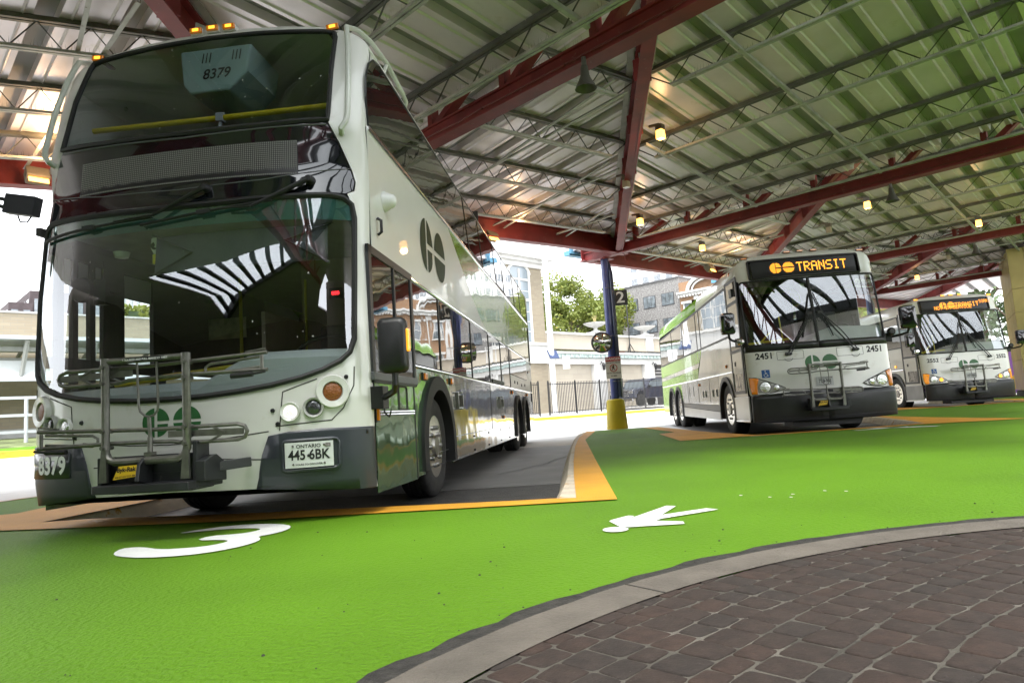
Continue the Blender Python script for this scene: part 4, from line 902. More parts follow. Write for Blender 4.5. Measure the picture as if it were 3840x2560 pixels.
mb = MB(); bead(mb, ug_, FA, .004, .02); mb.obj('upper_windscreen_seal', RUBBER, B_)
sgR = [(0, 2.372), (.68, 2.387), (1.08, 2.402), (1.16, 2.40), (1.20, 2.43), (1.208, 2.5), (1.18, 2.60), (1.11, 2.79), (1.045, 2.94), (.6, 2.918), (0, 2.912)]
sg_ = sgR + mir(sgR)[1:-1]
patch('sign_panel', sg_, FA, .004, BGLOSS, B_, dz=.06)
mb = MB(); bead(mb, [(-1.19, 2.60), (-.6, 2.512), (0, 2.49), (.6, 2.512), (1.19, 2.60)], FA, .005, .004, closed=False); bead(mb, [(-1.04, 2.925), (0, 2.90), (1.04, 2.925)], FA, .006, .006, closed=False); parts(mb, 'panel_seam', M('seam_grey', (.12, .12, .13), .3), B_)
led = bpy.data.objects.new('destination_display', None); COL.objects.link(led); led.parent = B_
patch('display_panel', [(-.84, 2.545), (.85, 2.545), (.84, 2.81), (-.81, 2.81)], FA, .007, M('display_dark', (.012, .012, .014), .35), led)
mb = MB()
for a in range(112):
    for b in range(17):
        x, z = -.825 + 1.66 * a / 111, 2.555 + .245 * b / 16; y = FA(x, z) - .0095; w_ = .0048
        mb.add([(x - w_, y, z - w_), (x + w_, y, z - w_), (x + w_, y, z + w_), (x - w_, y, z + w_)], [(0, 1, 2, 3)])
tag(mb.obj('display_dots', M('display_dot', (.24, .235, .22), .5), led, sharp=0), kind='stuff')
# dark corner bumpers
dkR = [(.672, .715), (.63, .60), (.62, .56), (.60, .45), (.575, .374), (1.0, .338), (1.27, .313), (1.274, .45), (1.274, .735), (1.0, .742), (.8, .735)]
patch('corner_bumper', dkR, FA, .012, CHAR, B_, .02, dz=.08); patch('corner_bumper', mir(dkR), FA, .012, CHAR, B_, .02, dz=.08)
patch('number_panel', rrect(-1.255, .515, -.76, .69, .02), FA, .018, M('number_panel_grey', (.032, .037, .042), .3, coat=.4), B_, .01)
text_part('fleet_number', '8379', .162, lambda x, y: (x * .90 - .94, FA(x * .90 - .94, y + .60) - .0215, y + .60), WHITEL, B_, .006, cut=.02)
mb = MB(); bead(mb, rrect(.76, .48, 1.10, .675, .03), FA, .013, .012); mb.obj('plate_surround', CHAR, B_)
plate_part(B_, 'ONTARIO', '445 6BK', 'YOURS TO DISCOVER', lambda x, y, o: (x + .925, FA(x + .925, y + .578) - .024 - o, y + .578), (.292, .165))
# lower seams and step of the white front
mb = MB()
for pts in ([(-.66, .745), (-.3, .71), (0, .70), (.3, .71), (.67, .745)], [(-.57, .575), (-.1, .60), (.15, .60), (.62, .565)], [(.74, .745), (.765, 1.0), (.98, 1.075)], [(-.74, .745), (-.765, 1.0), (-.98, 1.075)], [(.715, .775), (1.06, .795), (1.13, .87), (1.19, 1.02), (1.195, 1.15)], [(-.715, .775), (-1.06, .795), (-1.13, .87), (-1.19, 1.02), (-1.195, 1.15)]): bead(mb, pts, FA, -.001, .0045, closed=False)
parts(mb, 'panel_seam', M('seam_dark', (.05, .045, .04), .7), B_)
patch('tow_eye_cover', rrect(.295, .455, .37, .53, .012), FA, .003, BLACK, B_)
for k, pl in enumerate(logo_polys(.015, .852, .098)): patch('logo', pl, FA, .003, LOGOG, B_)
for sg in (-1, 1):
    lampcan(B_, 'turn_lamp', (sg * 1.07, .985), FA, .064, TURN, rr=.108)
    lampcan(B_, 'headlamp', (sg * .955, .885), FA, .050, HLD, rr=.066, ring=M('lamp_ring_grey', (.36, .36, .34), .4))
    lampcan(B_, 'headlamp', (sg * .81, .865), FA, .047, LAMPON if sg > 0 else HLC, rr=.062)
mb = MB()
for x, z in ((-.67, .885), (.70, .88), (.73, .79), (1.15, 1.08), (-.73, .79), (1.245, .70)): mb.lathe([(0, -.012), (.012, -.011), (.016, .0)], (x, FA(x, z), z), 'Y', 12)
parts(mb, 'panel_bolt', BLACK, B_)
# marker lamps on the roof front
for x, z in ((-1.0, 3.865), (-.14, 3.985), (0, 3.99), (.14, 3.985), (1.0, 3.865)):
    mk = bpy.data.objects.new('marker_lamp', None); COL.objects.link(mk); mk.parent = B_; y = FA(x, min(z, 3.95)) - .0; mk.location = (x, y, z); mk.rotation_euler = (0, -.09 * (x > .5) + .09 * (x < -.5), 0)
    mb = MB(); mb.box((0, .05, -.005), (.105, .14, .05)); mb.obj('lamp_base', WHITEP if abs(x) < .5 else BLACK, mk, bevel=.006)
    mb = MB(); mb.box((0, -.028, .0), (.10, .02, .042)); mb.obj('lamp_lens', AMBL, mk, bevel=.004)
    mb = MB(); mb.box((0, -.0395, .0), (.05, .004, .022)); mb.obj('lamp_bulb', AMBON, mk)
# wipers
def wiper(parent, FS, pivot, elbow, tip, off=.035, b0=None, b1=None):
    f = lambda p, o: (p[0], FS(*p) - o, p[1])
    wp = bpy.data.objects.new('wiper', None); COL.objects.link(wp); wp.parent = parent
    mb = MB(); mb.lathe([(0, -.07), (.022, -.068), (.03, -.05), (.034, 0), (.03, .02)], f(pivot, .0), 'Y', 16); mb.tube([f(pivot, .05), f(elbow, off + .02)], [.02, .011], 8); mb.tube([f(elbow, off + .02), f(((elbow[0] + tip[0]) / 2, (elbow[1] + tip[1]) / 2 + .012), off + .01)], .009, 6)
    mb.obj('arm', BLACK, wp)
    m_ = ((elbow[0] + tip[0]) / 2, (elbow[1] + tip[1]) / 2)
    pts = [(b0[0] + (b1[0] - b0[0]) * k / 12, b0[1] + (b1[1] - b0[1]) * k / 12) for k in range(13)]
    mb = MB(); mb.tube([f(p, off - .005) for p in pts], .010, 6); mb.tube([f(p, off - .022) for p in pts], .005, 4); c_ = f(pts[6], off); mb.box(c_, (.09, .03, .03), ry=-math.atan2(b1[1] - b0[1], b1[0] - b0[0])); mb.obj('blade', RUBBER, wp)
    return wp
wiper(B_, FA, (.22, 2.47), (-.13, 2.29), (-.75, 2.245), b0=(-.16, 2.285), b1=(-1.16, 2.245))
wiper(B_, FA, (.94, 2.49), (.57, 2.29), (.22, 2.27), b0=(.70, 2.335), b1=(-.24, 2.235))
# grab handles on the upper corners
for sg in (1, -1):
    pts = [(1.14, 2.86), (1.155, 2.88), (1.19, 2.93), (1.20, 3.0), (1.19, 3.3), (1.165, 3.6), (1.14, 3.76), (1.13, 3.82)]
    P = [(sg * x, FA(x, z) - (.0 if k == 0 else .075 if k > 1 else .06), z) for k, (x, z) in enumerate(pts)] + [(sg * 1.14, .88, 3.93), (sg * 1.19, 1.05, 3.92), (sg * 1.25, 1.3, 3.85), (sg * 1.285, 1.65, 3.74), (sg * 1.29, 1.75, 3.70), (sg * 1.27, 1.76, 3.66)]
    mb = MB(); mb.tube(P, .021, 10); mb.tube([(sg * 1.25, 1.3, 3.85), (sg * 1.20, 1.3, 3.72)], .018, 8); mb.obj('grab_rail', M('white_handle', (.55, .57, .52), .35, coat=.4, noise=(3, .15)), B_)
# mirrors
def mirror(parent, c, size, ang, arm, amber=True, mat=BLACK):
    mr = bpy.data.objects.new('mirror', None); COL.objects.link(mr); mr.parent = parent; mr.location = c; mr.rotation_euler = (0, 0, ang)
    w, h, dpt = size; rows = []
    for y, k in ((-dpt / 2, .80), (-dpt / 2 + .012, .93), (-.2 * dpt, 1.), (.25 * dpt, 1.), (dpt / 2, .97)):
        rows.append([(x * k, y, z * (k if y < 0 else 1)) for x, z in rrect(-w / 2, -h / 2, w / 2, h / 2, min(w, h) * .22, 6)])
    N = len(rows[0]); mb = MB(); mb.add([v for r in rows for v in r], [(a * N + b, a * N + (b + 1) % N, (a + 1) * N + (b + 1) % N, (a + 1) * N + b) for a in range(len(rows) - 1) for b in range(N)] + [tuple(range(N))[::-1], tuple((len(rows) - 1) * N + b for b in range(N))]); mb.obj('housing', mat, mr, sharp=40)
    mb = MB(); mb.poly([(x * .9, dpt / 2 + .003, z * .93) for x, z in rrect(-w / 2, -h / 2, w / 2, h / 2, .03)]); mb.obj('mirror_glass', M('mirror_face', (.9, .9, .9), .01, 1.), mr, sharp=0)
    if arm: mb = MB(); mb.tube(arm, .022, 10); mb.box(arm[-1], (.10, .16, .16)); mb.obj('arm', BLACK, mr, bevel=.004)
    if amber: mb = MB(); mb.box((w / 2 + .005, .0, .03), (.028, .05, h * .42)); mb.obj('turn_indicator', M('amber_indicator', (.55, .20, .01), .25, coat=1., emit=(1, .4, .03, .25)), mr, bevel=.012)
    return mr
mirror(B_, (1.475, .32, 1.275), (.20, .38, .10), .05, [(.005, .0, -.17), (.005, .0, -.27), (-.01, .03, -.31), (-.10, .12, -.345), (-.165, .20, -.345)])
mb = MB(); mb.tube([(1.33, .52, .90), (1.34, .5, .82), (1.38, .48, .79), (1.40, .46, .84)], .006, 5); mb.obj('mirror_cable', BLACK, B_)
# left mirror arm, high
mb = MB(); mb.box((-1.42, .42, 2.585), (.26, .08, .15), ry=R_(12)); mb.tube([(-1.52, .40, 2.63), (-1.62, .38, 2.66), (-1.78, .36, 2.66)], .016, 8); mb.tube([(-1.52, .40, 2.57), (-1.62, .38, 2.60), (-1.78, .36, 2.61)], .016, 8); mb.tube([(-1.46, .42, 2.51), (-1.44, .42, 2.46), (-1.38, .42, 2.45), (-1.34, .42, 2.50)], .007, 6); mb.obj('mirror_arm', M('arm_black', (.02, .02, .03), .45), B_, bevel=.012)
mirror(B_, (-1.87, .36, 2.42), (.2, .40, .1), 0, None, False)
# side lamps, flaps, dome camera, logo
def sidelamp(y, z, w=.085, h=.06, parent=B_, X=1.276, on=False, sg=1):
    l_ = bpy.data.objects.new('side_lamp', None); COL.objects.link(l_); l_.parent = parent
    mb = MB(); mb.box((X + .004 * sg, y, z), (.014, w * 1.5, h * 1.2)); mb.obj('lamp_base', BLACK, l_, bevel=.004); mb = MB(); mb.box((X + .018 * sg, y, z), (.022, w, h)); mb.obj('lamp_lens', AMBON if on else AMBL, l_, bevel=.005)
for y in (1.94, 3.12, 8.75, 11.6): sidelamp(y, 1.145)
sidelamp(.50, .83, .03, .12)
sidelamp(7.3, .70, .06, .04)
for y in (3.48, 7.0):
    mb = MB(); mb.box((X + .01, y, .94), (.03, .14, .20)); mb.box((X + .035, y + .03, .93), (.05, .03, .14)); mb.box((X + .03, y, 1.03), (.05, .06, .025)); mb.box((X + .03, y, .845), (.05, .06, .02)); mb.obj('door_latch', CHROME, B_, bevel=.006)
mb = MB(); bead_pts = rrect(1.09, .845, 1.33, 1.03, .02); mb.tube([(X + .001, y, z) for y, z in bead_pts], .007, 5, closed=True); mb.tube([(X + .0, 1.565, .26), (X + .0, 1.565, 1.2)], .005, 4); mb.tube([(X, 6.003, .55), (X, 6.003, 1.2)], .004, 4)
for y in (3.2, 4.4, 5.6, 6.9, 8.0): mb.lathe([(0, .012), (.012, .010), (.013, 0)], (X, y, .50), 'X', 8); mb.lathe([(0, .012), (.012, .010), (.013, 0)], (X, y, .33), 'X', 8)
parts(mb, 'side_seam', M('seam_dark', (.05, .045, .04), .7), B_)
mb = MB(); mb.lathe([(.0, .10), (.03, .095), (.052, .075), (.06, .05)], (X, .95, 2.50), 'X', 20); mb.lathe([(.062, .05), (.072, .025), (.085, .0)], (X, .95, 2.50), 'X', 24); mb.obj('camera_dome', M('camera_white', (.68, .69, .66), .4), B_)
mb = MB(); mb.tube([(X + .005, .72, 2.30), (X + .035, .72, 2.28), (X + .035, .72, 2.19), (X + .005, .72, 2.17)], .012, 8); mb.obj('door_handle', BLACK, B_)
for pl in logo_polys(0, 0, .27):
    mb = MB(); mb.poly([(X + .0015, 2.62 + x * .96, 2.475 + z) for x, z in pl]); mb.obj('logo', LOGOD, B_, sharp=0)
for a, b in (((1.0, 2.16), (3, 3)),): pass
mb = MB(); mb.tube([(X + .002, 1.0 + k * .02, 0.) for k in range(2)], .001, 3)
mb = MB(); sidepanel(mb, [(8.64, 1.23), (13.15, 1.23), (13.15, 1.985), (11.92, 1.985), (11.92, 1.49), (8.64, 1.49)], 1.272, 0); mb.obj('rear_side_panel', WHITEG, B_, sharp=0)
mb = MB(); mb.box((X + .003, 13.0, 2.4), (.02, .14, .95)); mb.box((X + .003, 12.9, 1.25), (.02, .14, .5))
for y, z in ((9.3, 1.36), (9.8, 1.36), (10.6, 1.34), (11.3, 1.36), (12.2, 1.7)): mb.lathe([(0, .012), (.03, .012), (.034, 0)], (X, y, z), 'X', 12)
parts(mb, 'engine_vent', BLACK, B_)
# ---- interior seen through the glass
mb = MB(); mb.poly([(-1.25, .5, .42), (1.25, .5, .42), (1.25, 6, .42), (-1.25, 6, .42)]); mb.poly([(x, FA(x, 2.36) + .06, 2.37) for x in [-1.22 + .122 * k for k in range(21)]] + [(1.22, 6, 2.37), (-1.22, 6, 2.37)]); mb.obj('deck_floor', GREYI, B_, sharp=0)
mb = MB(); mb.box((0, 5.0, 1.4), (2.5, .04, 1.9)); mb.box((0, 6.0, 3.1), (2.5, .04, 1.6)); parts(mb, 'bulkhead', DARKI, B_)
mb = MB(); mb.box((.72, 1.75, 1.35), (1.0, .04, 1.85)); mb.box((.23, 1.35, 1.1), (.03, .8, 1.2)); parts(mb, 'driver_partition', BROWNI, B_)
mb = MB(); mb.prism([(x, .0, 0) for x in ()] or [(-1.18, .42, .95), (-.2, .24, .98), (.45, .24, 1.10), (1.15, .42, 1.16), (1.2, .75, 1.16), (.3, .8, 1.16), (.2, .5, 1.10), (-1.2, .6, 1.02)], (0, 0, .05))
rows = []
for x in [-1.19 + .17 * k for k in range(15)]:
    zt = 1.12 if x < .25 else (1.29 if x > .42 else 1.12 + .17 * (x - .25) / .17); rows.append([(x, FA(x, 1.0) + .05, .92), (x, FA(x, 1.1) + .06, zt - .06), (x, FA(x, 1.1) + .16, zt), (x, .85, zt)])
mb = MB(); mb.grid(rows); mb.obj('dashboard', DASH, B_)
mb = MB(); mb.tube([(.80 + .22 * math.cos(a), .80 + .10 * math.sin(a), 1.33 + .12 * math.sin(a)) for a in [2 * math.pi * k / 28 for k in range(28)]], .016, 8, closed=True); mb.tube([(.8, .8, 1.33), (.8, .62, 1.15)], .03, 8); mb.obj('steering_wheel', BLACK, B_)
mb = MB(); mb.box((.80, 1.35, 1.2), (.5, .12, .8)); mb.box((.8, 1.2, .85), (.5, .45, .12)); mb.obj('driver_seat', DARKI, B_, bevel=.04)
vis = [(-.20, 1.90), (-.20, 2.17), (1.02, 2.18), (1.02, 1.93), (.80, 1.915), (.1, 1.895)]
o = patch('sun_visor', vis, lambda x, z: FA(x, z) + .10, 0, M('visor_grey', (.06, .062, .07), .75, noise=(60, .15)), B_, .006)
mb = MB()
for pts in (((-.22, 2.19), (.09, 2.03), (-.21, 1.88)), ((1.06, 2.20), (.75, 2.07), (1.04, 1.90))): mb.tube([(x, FA(x, z) + .08, z) for x, z in pts], .010, 6)
parts(mb, 'visor_arm', BLACK, B_)
mb = MB(); mb.tube([(-1.0, .64, 3.22), (.08, .64, 3.205), (1.0, .64, 3.20)], .022, 10); mb.obj('upper_handrail', YELB, B_)
mb = MB(); mb.tube([(.04, .64, 2.9), (.08, .64, 3.20)], .018, 8); mb.box((.08, .64, 3.205), (.06, .06, .07)); mb.obj('handrail_post', M('post_grey', (.30, .34, .38), .4), B_, bevel=.006)
mb = MB(); mb.tube([(-1.05, .95, 1.20), (.0, .95, 1.27)], .026, 10); mb.tube([(-.63, 2.2, .5), (-.63, 2.2, 2.3)], .017, 8); mb.tube([(.26, 1.70, 1.3), (.27, 1.70, 2.1)], .012, 8); parts(mb, 'lower_handrail', YELB, B_)
mb = MB(); mb.prism([(x, .62, z) for x, z in [(-.24, 3.78), (.36, 3.78), (.32, 3.56), (.16, 3.42), (-.16, 3.42), (-.22, 3.50)]], (0, .5, 0)); mb.obj('ceiling_unit', M('ceiling_unit_white', (.30, .42, .42), .5), B_, bevel=.02)
text_part('ceiling_unit_lettering', '8379', .115, lambda x, y: (x + .07 + y * .25, .6165, y + 3.56), INK, B_, .002)
mb = MB()
for k in range(3):
    for x0 in (-.05, .2): mb.bar((x0 + .03 * k, .617, 3.66), (x0 + .03 * k + .015, .617, 3.74), .003, .007, up=(1, 0, 0))
parts(mb, 'ceiling_unit_slot', INK, B_, sharp=0)
mb = MB(); mb.lathe([(0, -.07), (.045, -.06), (.065, -.02), (.06, .05), (0, .07)], (-.29, .42, 2.16), n=20); mb.lathe([(0, -.05), (.05, -.04), (.06, .0)], (-.75, .62, 2.20), n=16); parts(mb, 'interior_camera', M('camera_white', (.68, .69, .66), .4), B_)
mb = MB(); mb.lathe([(0, -.075), (.028, -.07), (.03, -.05)], (-.30, .43, 2.15), 'Y', 14); mb.obj('camera_lens', BLACK, B_)
mb = MB(); mb.box((-.29, .40, 2.06), (.095, .02, .075)); mb.obj('yellow_tag', M('tag_yellow', (.68, .60, .02), .4), B_, bevel=.006)
mb = MB(); mb.box((-1.0, 2.6, 1.85), (.42, .01, .22)); mb.obj('poster', M('poster_pale', (.60, .55, .46), .6, noise=(7, .5)), B_)
mb = MB(); mb.box((-1.16, 2.62, 2.2), (.30, .01, .11)); mb.obj('notice', M('notice_green', (.02, .10, .05), .6), B_)
mb = MB(); mb.box((.55, 1.72, 1.95), (.12, .02, .10)); mb.obj('fare_reader', BLACK, B_)
text_part('fare_reader_display', '888', .05, lambda x, y: (x + .55, 1.708, y + 1.95), M('led_red', (.5, .01, .01), .5, emit=(1, .02, .03, 1.2)), B_)
# left wall: door leaves with dark frames and a clear window behind
Xl = -1.27
dr = bpy.data.objects.new('front_door', None); COL.objects.link(dr); dr.parent = B_
mb = MB()
for y, w_ in ((.60, .07), (.755, .055), (.945, .06), (1.2, .26), (1.82, .18)): mb.box((Xl, y, 1.3), (.04, w_, 1.95))
for z in (2.28, 1.37, .42): mb.box((Xl, 1.2, z), (.035, 1.4, .09 if z < 2 else .14))
mb.box((Xl + .1, .95, 2.02), (.05, .42, .05)); mb.obj('door_frame', DARKI, dr)
mb = MB(); mb.poly([(Xl, .6, .4), (Xl, 1.8, .4), (Xl, 1.8, 2.3), (Xl, .6, 2.3)]); mb.obj('door_pane', CLGL, dr, sharp=0)
mb = MB(); mb.box((Xl, 2.9, 1.9), (.04, 2.1, 1.1)); mb.box((Xl, 1.2, 2.36), (.04, 1.6, .06)); mb.obj('inner_wall', DARKI, B_)
mb = MB(); mb.box((-.92, .62, 1.9), (.10, .05, .2)); mb.lathe([(0, .0), (.09, .0), (.10, .03), (0, .05)], (-1.05, .55, 1.92), 'Y', 20); mb.obj('interior_mirror', BLACK, B_)
bike_rack(B_, -.185, .62, FA)
mb = MB(); rq = random.Random(9)
for k in range(70):
    up_ = rq.random() < .6; x = rq.uniform(-.98, .98); z = rq.uniform(3.0, 3.8) if up_ else rq.uniform(1.3, 2.3); s_ = rq.choice((.0025, .003, .004, .006))
    mb.poly([(x + s_ * math.cos(a) * rq.uniform(.5, 1.3), FA(x, z) - .006, z + s_ * math.sin(a) * rq.uniform(.5, 1.6)) for a in [2 * math.pi * q / 7 for q in range(7)]])
tag(mb.obj('bug_splatter', M('bug_splatter', (.45, .45, .42), .8), B_, sharp=0), kind='stuff')
mb = MB(); sidepanel(mb, [(3.9, 1.215), (12.9, 1.215), (12.9, 1.99), (3.9, 1.99)], -1.272); sidepanel(mb, [(.7, 2.98), (12.9, 2.98), (12.9, 3.55), (.9, 3.55)], -1.274); mb.obj('left_side_window', SIDEGL, B_, sharp=0)
# ============================================================ the two single deck coaches
MSIDE = M('coach_white_side', (.58, .59, .57), .2, coat=1., bump=(1.0, .35, 2, .02), noise=(1.2, .05))
MLIME = M('coach_lime_side', (.24, .50, .04), .25, coat=.6, bump=(1.0, .35, 2, .02))
MGREY = M('coach_grey_skirt', (.16, .165, .17), .3, .3, noise=(2, .2))
MSTEEL = M('coach_steel_side', (.50, .51, .51), .12, .75, bump=(1.2, .4, 2, .02))
BUMP = M('coach_black_bumper', (.014, .014, .016), .36, noise=(5, .3), bump=(60, .1))
def dots_text(body, h):
    return text2(body, h, 'CENTER', h * .012, .9)
def coach(loc, rz, number, plate, label, white_band, sign, hazard):
    B = thing('coach', label, 'bus', (*loc, 0), rz, 'white single deck coaches'); HW = 1.295; REAR = 11.2
    F0 = lambda z: FM(1.295, z)
    cs = [(0, 3.475), (.4, 3.468), (.8, 3.44), (1.02, 3.405), (1.14, 3.36), (1.22, 3.29), (1.27, 3.19), (1.292, 3.07), (1.295, 2.98)]
    fu = [(-x, z) for x, z in cs[:0:-1]] + cs
    mb = MB(); mb.grid([[(x, FM(x, min(z, 3.47)), z) for x, z in fu], [(x, 2.0, z) for x, z in fu], [(x, 4.4, z - .01) for x, z in fu]], 0)
    mb.grid([[(x, 4.4, z - .01) for x, z in fu], [(x, REAR - .3, z - .02) for x, z in fu], [(x * .97, REAR, z - .1) for x, z in fu]], 1); mb.obj('roof', [WHITEP, MLIME], B, sharp=50, solid=.015)
    wy = (1.95, 8.05, 9.25); R = .535
    for X in (-1.292, 1.292):
        mb = MB()
        a = archpts(1.95, .60, .29, .53); sidepanel(mb, [(F0(.8) - .02, .29)] + a + [(2.62, .30), (2.62, 1.29), (F0(1.2) - .02, 1.29)], X, 0)
        sidepanel(mb, [(2.63, .30), (7.4, .34), (7.4, .60), (2.63, .47)], X, 2); sidepanel(mb, [(2.63, .48), (7.4, .61), (7.4, .70), (2.63, .62)], X, 4); sidepanel(mb, [(2.63, .63), (7.4, .71), (7.4, 1.27), (2.63, 1.27)], X, 3)
        r1 = archpts(8.05, .62, .34, .53); r2_ = archpts(9.25, .62, .34, .53)
        sidepanel(mb, [(7.41, .34)] + r1[:-2] + [(8.66, .53)] + r2_[2:] + [(REAR, .45), (REAR, 1.27), (7.41, 1.27)], X, 1)
        sidepanel(mb, [(F0(1.3) - .02, 1.30), (4.9, 1.30), (4.1, 1.99), (F0(1.9) - .02, 1.99)], X, 0); sidepanel(mb, [(4.9, 1.30), (REAR, 1.30), (REAR, 1.46), (4.72, 1.56)], X, 1)
        sidepanel(mb, [(4.715, 1.565), (REAR, 1.465), (REAR, 1.59), (4.56, 1.68)], X, 0); sidepanel(mb, [(4.555, 1.685), (REAR, 1.595), (REAR, 1.99), (4.1, 1.99)], X, 1)
        mb.obj('side_panel', [MSIDE, MLIME, MGREY, MSTEEL, BLACK], B, sharp=30)
        sg = 1 if X > 0 else -1; X2 = X + .004 * sg
        mb = MB(); sidepanel(mb, [(1.30, 1.995), (REAR - .15, 1.98), (REAR - .3, 2.86), (4.2, 2.94), (1.36, 2.985)], X, 0, .006); mb.obj('side_window', SIDEGL, B, sharp=30)
        mb = MB()
        for y in (4.15, 4.6, 6.6, 8.5): mb.box((X2 + .004 * sg, y, 2.46), (.01, .03, .94))
        mb.bar((X2 + .004 * sg, 1.3, 2.0), (X2 + .004 * sg, REAR - .1, 1.985), .03, .035); mb.bar((X2 + .004 * sg, 1.36, 2.985), (X2 + .004 * sg, REAR - .3, 2.865), .03, .035); parts(mb, 'window_divider', BLACK, B, sharp=0)
        mb = MB(); mb.tube([(X2, 1.3, 1.285), (X2, REAR - .1, 1.285)], .018, 8); parts(mb, 'chrome_trim', CHROME, B)
        mb = MB()
        for y in (3.6, 4.95, 6.4): mb.box((X2, y, .98), (.008, .012, .58))
        for y in (5.6, 6.2): mb.box((X2, y, 1.0), (.012, .02, .25))
        parts(mb, 'baggage_door_seam', M('seam_dark', (.05, .045, .04), .7), B, sharp=0)
        mb = MB()
        for y in (2.9, 3.3, 4.1, 4.4): mb.box((X2 + .01 * sg, y, .90), (.03, .10, .16))
        parts(mb, 'baggage_latch', CHROME, B, bevel=.008)
        for y, z in ((1.76, 1.42), (4.78, 1.14), (.95, 3.2), (6.4, 3.12)): sidelamp(y, z, .07, .06, B, X2 if z < 3 else X2 - .03 * sg, number == '2552' and y < 2 and z < 2, sg)
        for k, y in enumerate(wy): wheel(B, sg * (1.27 - .155), y, R, R, .3, sg, 'chrome', dual=k == 1)
        mb = MB()
        for y, ro in ((1.95, .69), (8.05, .68), (9.25, .68)):
            A = archpts(y, .59, .32, .53, 18); O = archpts(y, ro, .32, .53, 18)
            mb.grid([[(X, *p) for p in O], [(X + .03 * sg, *p) for p in O], [(X + .035 * sg, *p) for p in A], [(X - .06 * sg, *p) for p in A], [(X - .5 * sg, *p) for p in A]])
        mb.obj('wheel_arch', M('arch_grey_black', (.03, .03, .033), .5), B, sharp=40)
    for pl in logo_polys(0, 0, .24):
        mb = MB(); mb.poly([(-1.297, 2.6 - x, 1.60 + z) for x, z in pl]); mb.obj('logo', M('logo_grey', (.26, .30, .28), .3, coat=1.), B, sharp=0)
    # entrance door on the left
    d = bpy.data.objects.new('entrance_door', None); COL.objects.link(d); d.parent = B; X = -1.300
    mb = MB()
    for y in (.42, 1.24): mb.box((X, y, 1.95), (.02, .07, 2.2))
    for z in (.86, 1.66, 2.60, 3.03): mb.box((X, .83, z), (.02, .86, .06))
    mb.obj('frame', BLACK, d)
    mb = MB(); sidepanel(mb, [(.45, 1.69), (1.2, 1.69), (1.2, 2.57), (.45, 2.57)], X, 0); sidepanel(mb, [(.45, 2.63), (1.2, 2.63), (1.2, 3.0), (.45, 3.0)], X, 0); sidepanel(mb, [(.48, .9), (1.02, .9), (1.02, 1.22), (.48, 1.22)], X - .002, 0); parts(mb, 'door_glass', SIDEGL, d, sharp=0)
    mb = MB(); sidepanel(mb, [(.46, 1.25), (1.2, 1.25), (1.2, 1.63), (.46, 1.63)], X, 0); mb.obj('door_panel', MSIDE, d, sharp=0)
    mb = MB(); mb.box((X - .004, .98, 1.42), (.02, .09, .09)); mb.box((X - .01, .8, 2.8), (.03, .2, .16)); mb.obj('door_handle', BLACK, d, bevel=.005)
    mb = MB(); mb.box((X, .78, .55), (.03, 1.1, .44)); mb.obj('front_step_panel', MGREY if white_band else M('coach_step_silver', (.42, .42, .41), .3, .5), B, bevel=.01)
    # rear and floor
    mb = MB(); mb.poly([(x, REAR, z) for x, z in [(-1.28, .45), (1.28, .45), (1.28, 2.95), (1.0, 3.3), (-1.0, 3.3), (-1.28, 2.95)]]); mb.poly([(-1.26, .5, .36), (1.26, .5, .36), (1.26, REAR, .42), (-1.26, REAR, .42)]); mb.box((0, 5, 2.2), (2.5, .05, 2.3)); mb.poly([(-1.28, .4, 1.15), (1.28, .4, 1.15), (1.28, 5, 1.15), (-1.28, 5, 1.15)]); mb.obj('rear_wall', DARKI, B, sharp=0)
    # front
    bz = 1.685
    mk = [(0, .80), (.66, .80), (1.0, .785), (1.284, .78), (1.29, 1.1), (1.289, bz), (0, bz)] if white_band else [(0, .80), (.66, .80), (1.0, .785), (1.284, .78), (1.29, 1.1), (1.289, 1.575), (0, 1.57)]
    patch('front_panel', mk, FM, 0, WHITEP, B); patch('front_panel', mir(mk), FM, 0, WHITEP, B)
    if not white_band:
        bd = [(0, 1.572), (1.288, 1.577), (1.288, 1.69), (0, 1.685)]; patch('black_band', bd, FM, .006, BUMP, B, .01); patch('black_band', mir(bd), FM, .006, BUMP, B, .01)
    ap = [(1.235, 1.69), (1.289, 1.69), (1.289, 2.99), (1.235, 2.95)]; patch('corner_pillar', ap, FM, .002, BUMP, B); patch('corner_pillar', mir(ap), FM, .002, BUMP, B)
    w_ = [(.012, 1.69), (1.20, 1.695), (1.238, 1.73), (1.238, 2.88), (1.20, 2.93), (.012, 2.925)]
    for q in (w_, mir(w_)): patch('windscreen', q, FM, 0, WSGL, B)
    mb = MB()
    for q in (w_, mir(w_)): bead(mb, q, FM, .004, .018)
    mb.tube([(0, FM(0, z) - .008, z) for z in (1.69, 1.9, 2.2, 2.5, 2.93)], .018, 6); mb.obj('windscreen_seal', RUBBER, B)
    cp = [(0, 2.93), (1.22, 2.935), (1.289, 2.98), (1.287, 3.08), (1.268, 3.19), (1.22, 3.285), (1.14, 3.352), (1.02, 3.398), (.8, 3.433), (.4, 3.46), (0, 3.467)]
    patch('front_cap', cp, FM, .0, WHITEP, B, dz=.06); patch('front_cap', mir(cp), FM, .0, WHITEP, B, dz=.06)
    patch('sign_box', rrect(-1.04, 2.965, 1.0, 3.335, .03), FM, .008, BGLOSS, B, .02)
    mb = MB(); bead(mb, rrect(-1.04, 2.965, 1.0, 3.335, .03), FM, .012, .018); mb.obj('sign_surround', BLACK, B)
    ds = bpy.data.objects.new('destination_display', None); COL.objects.link(ds); ds.parent = B
    patch('display_panel', [(-.98, 2.99), (.94, 2.99), (.94, 3.31), (-.98, 3.31)], FM, .013, M('display_dark', (.012, .012, .014), .35), ds)
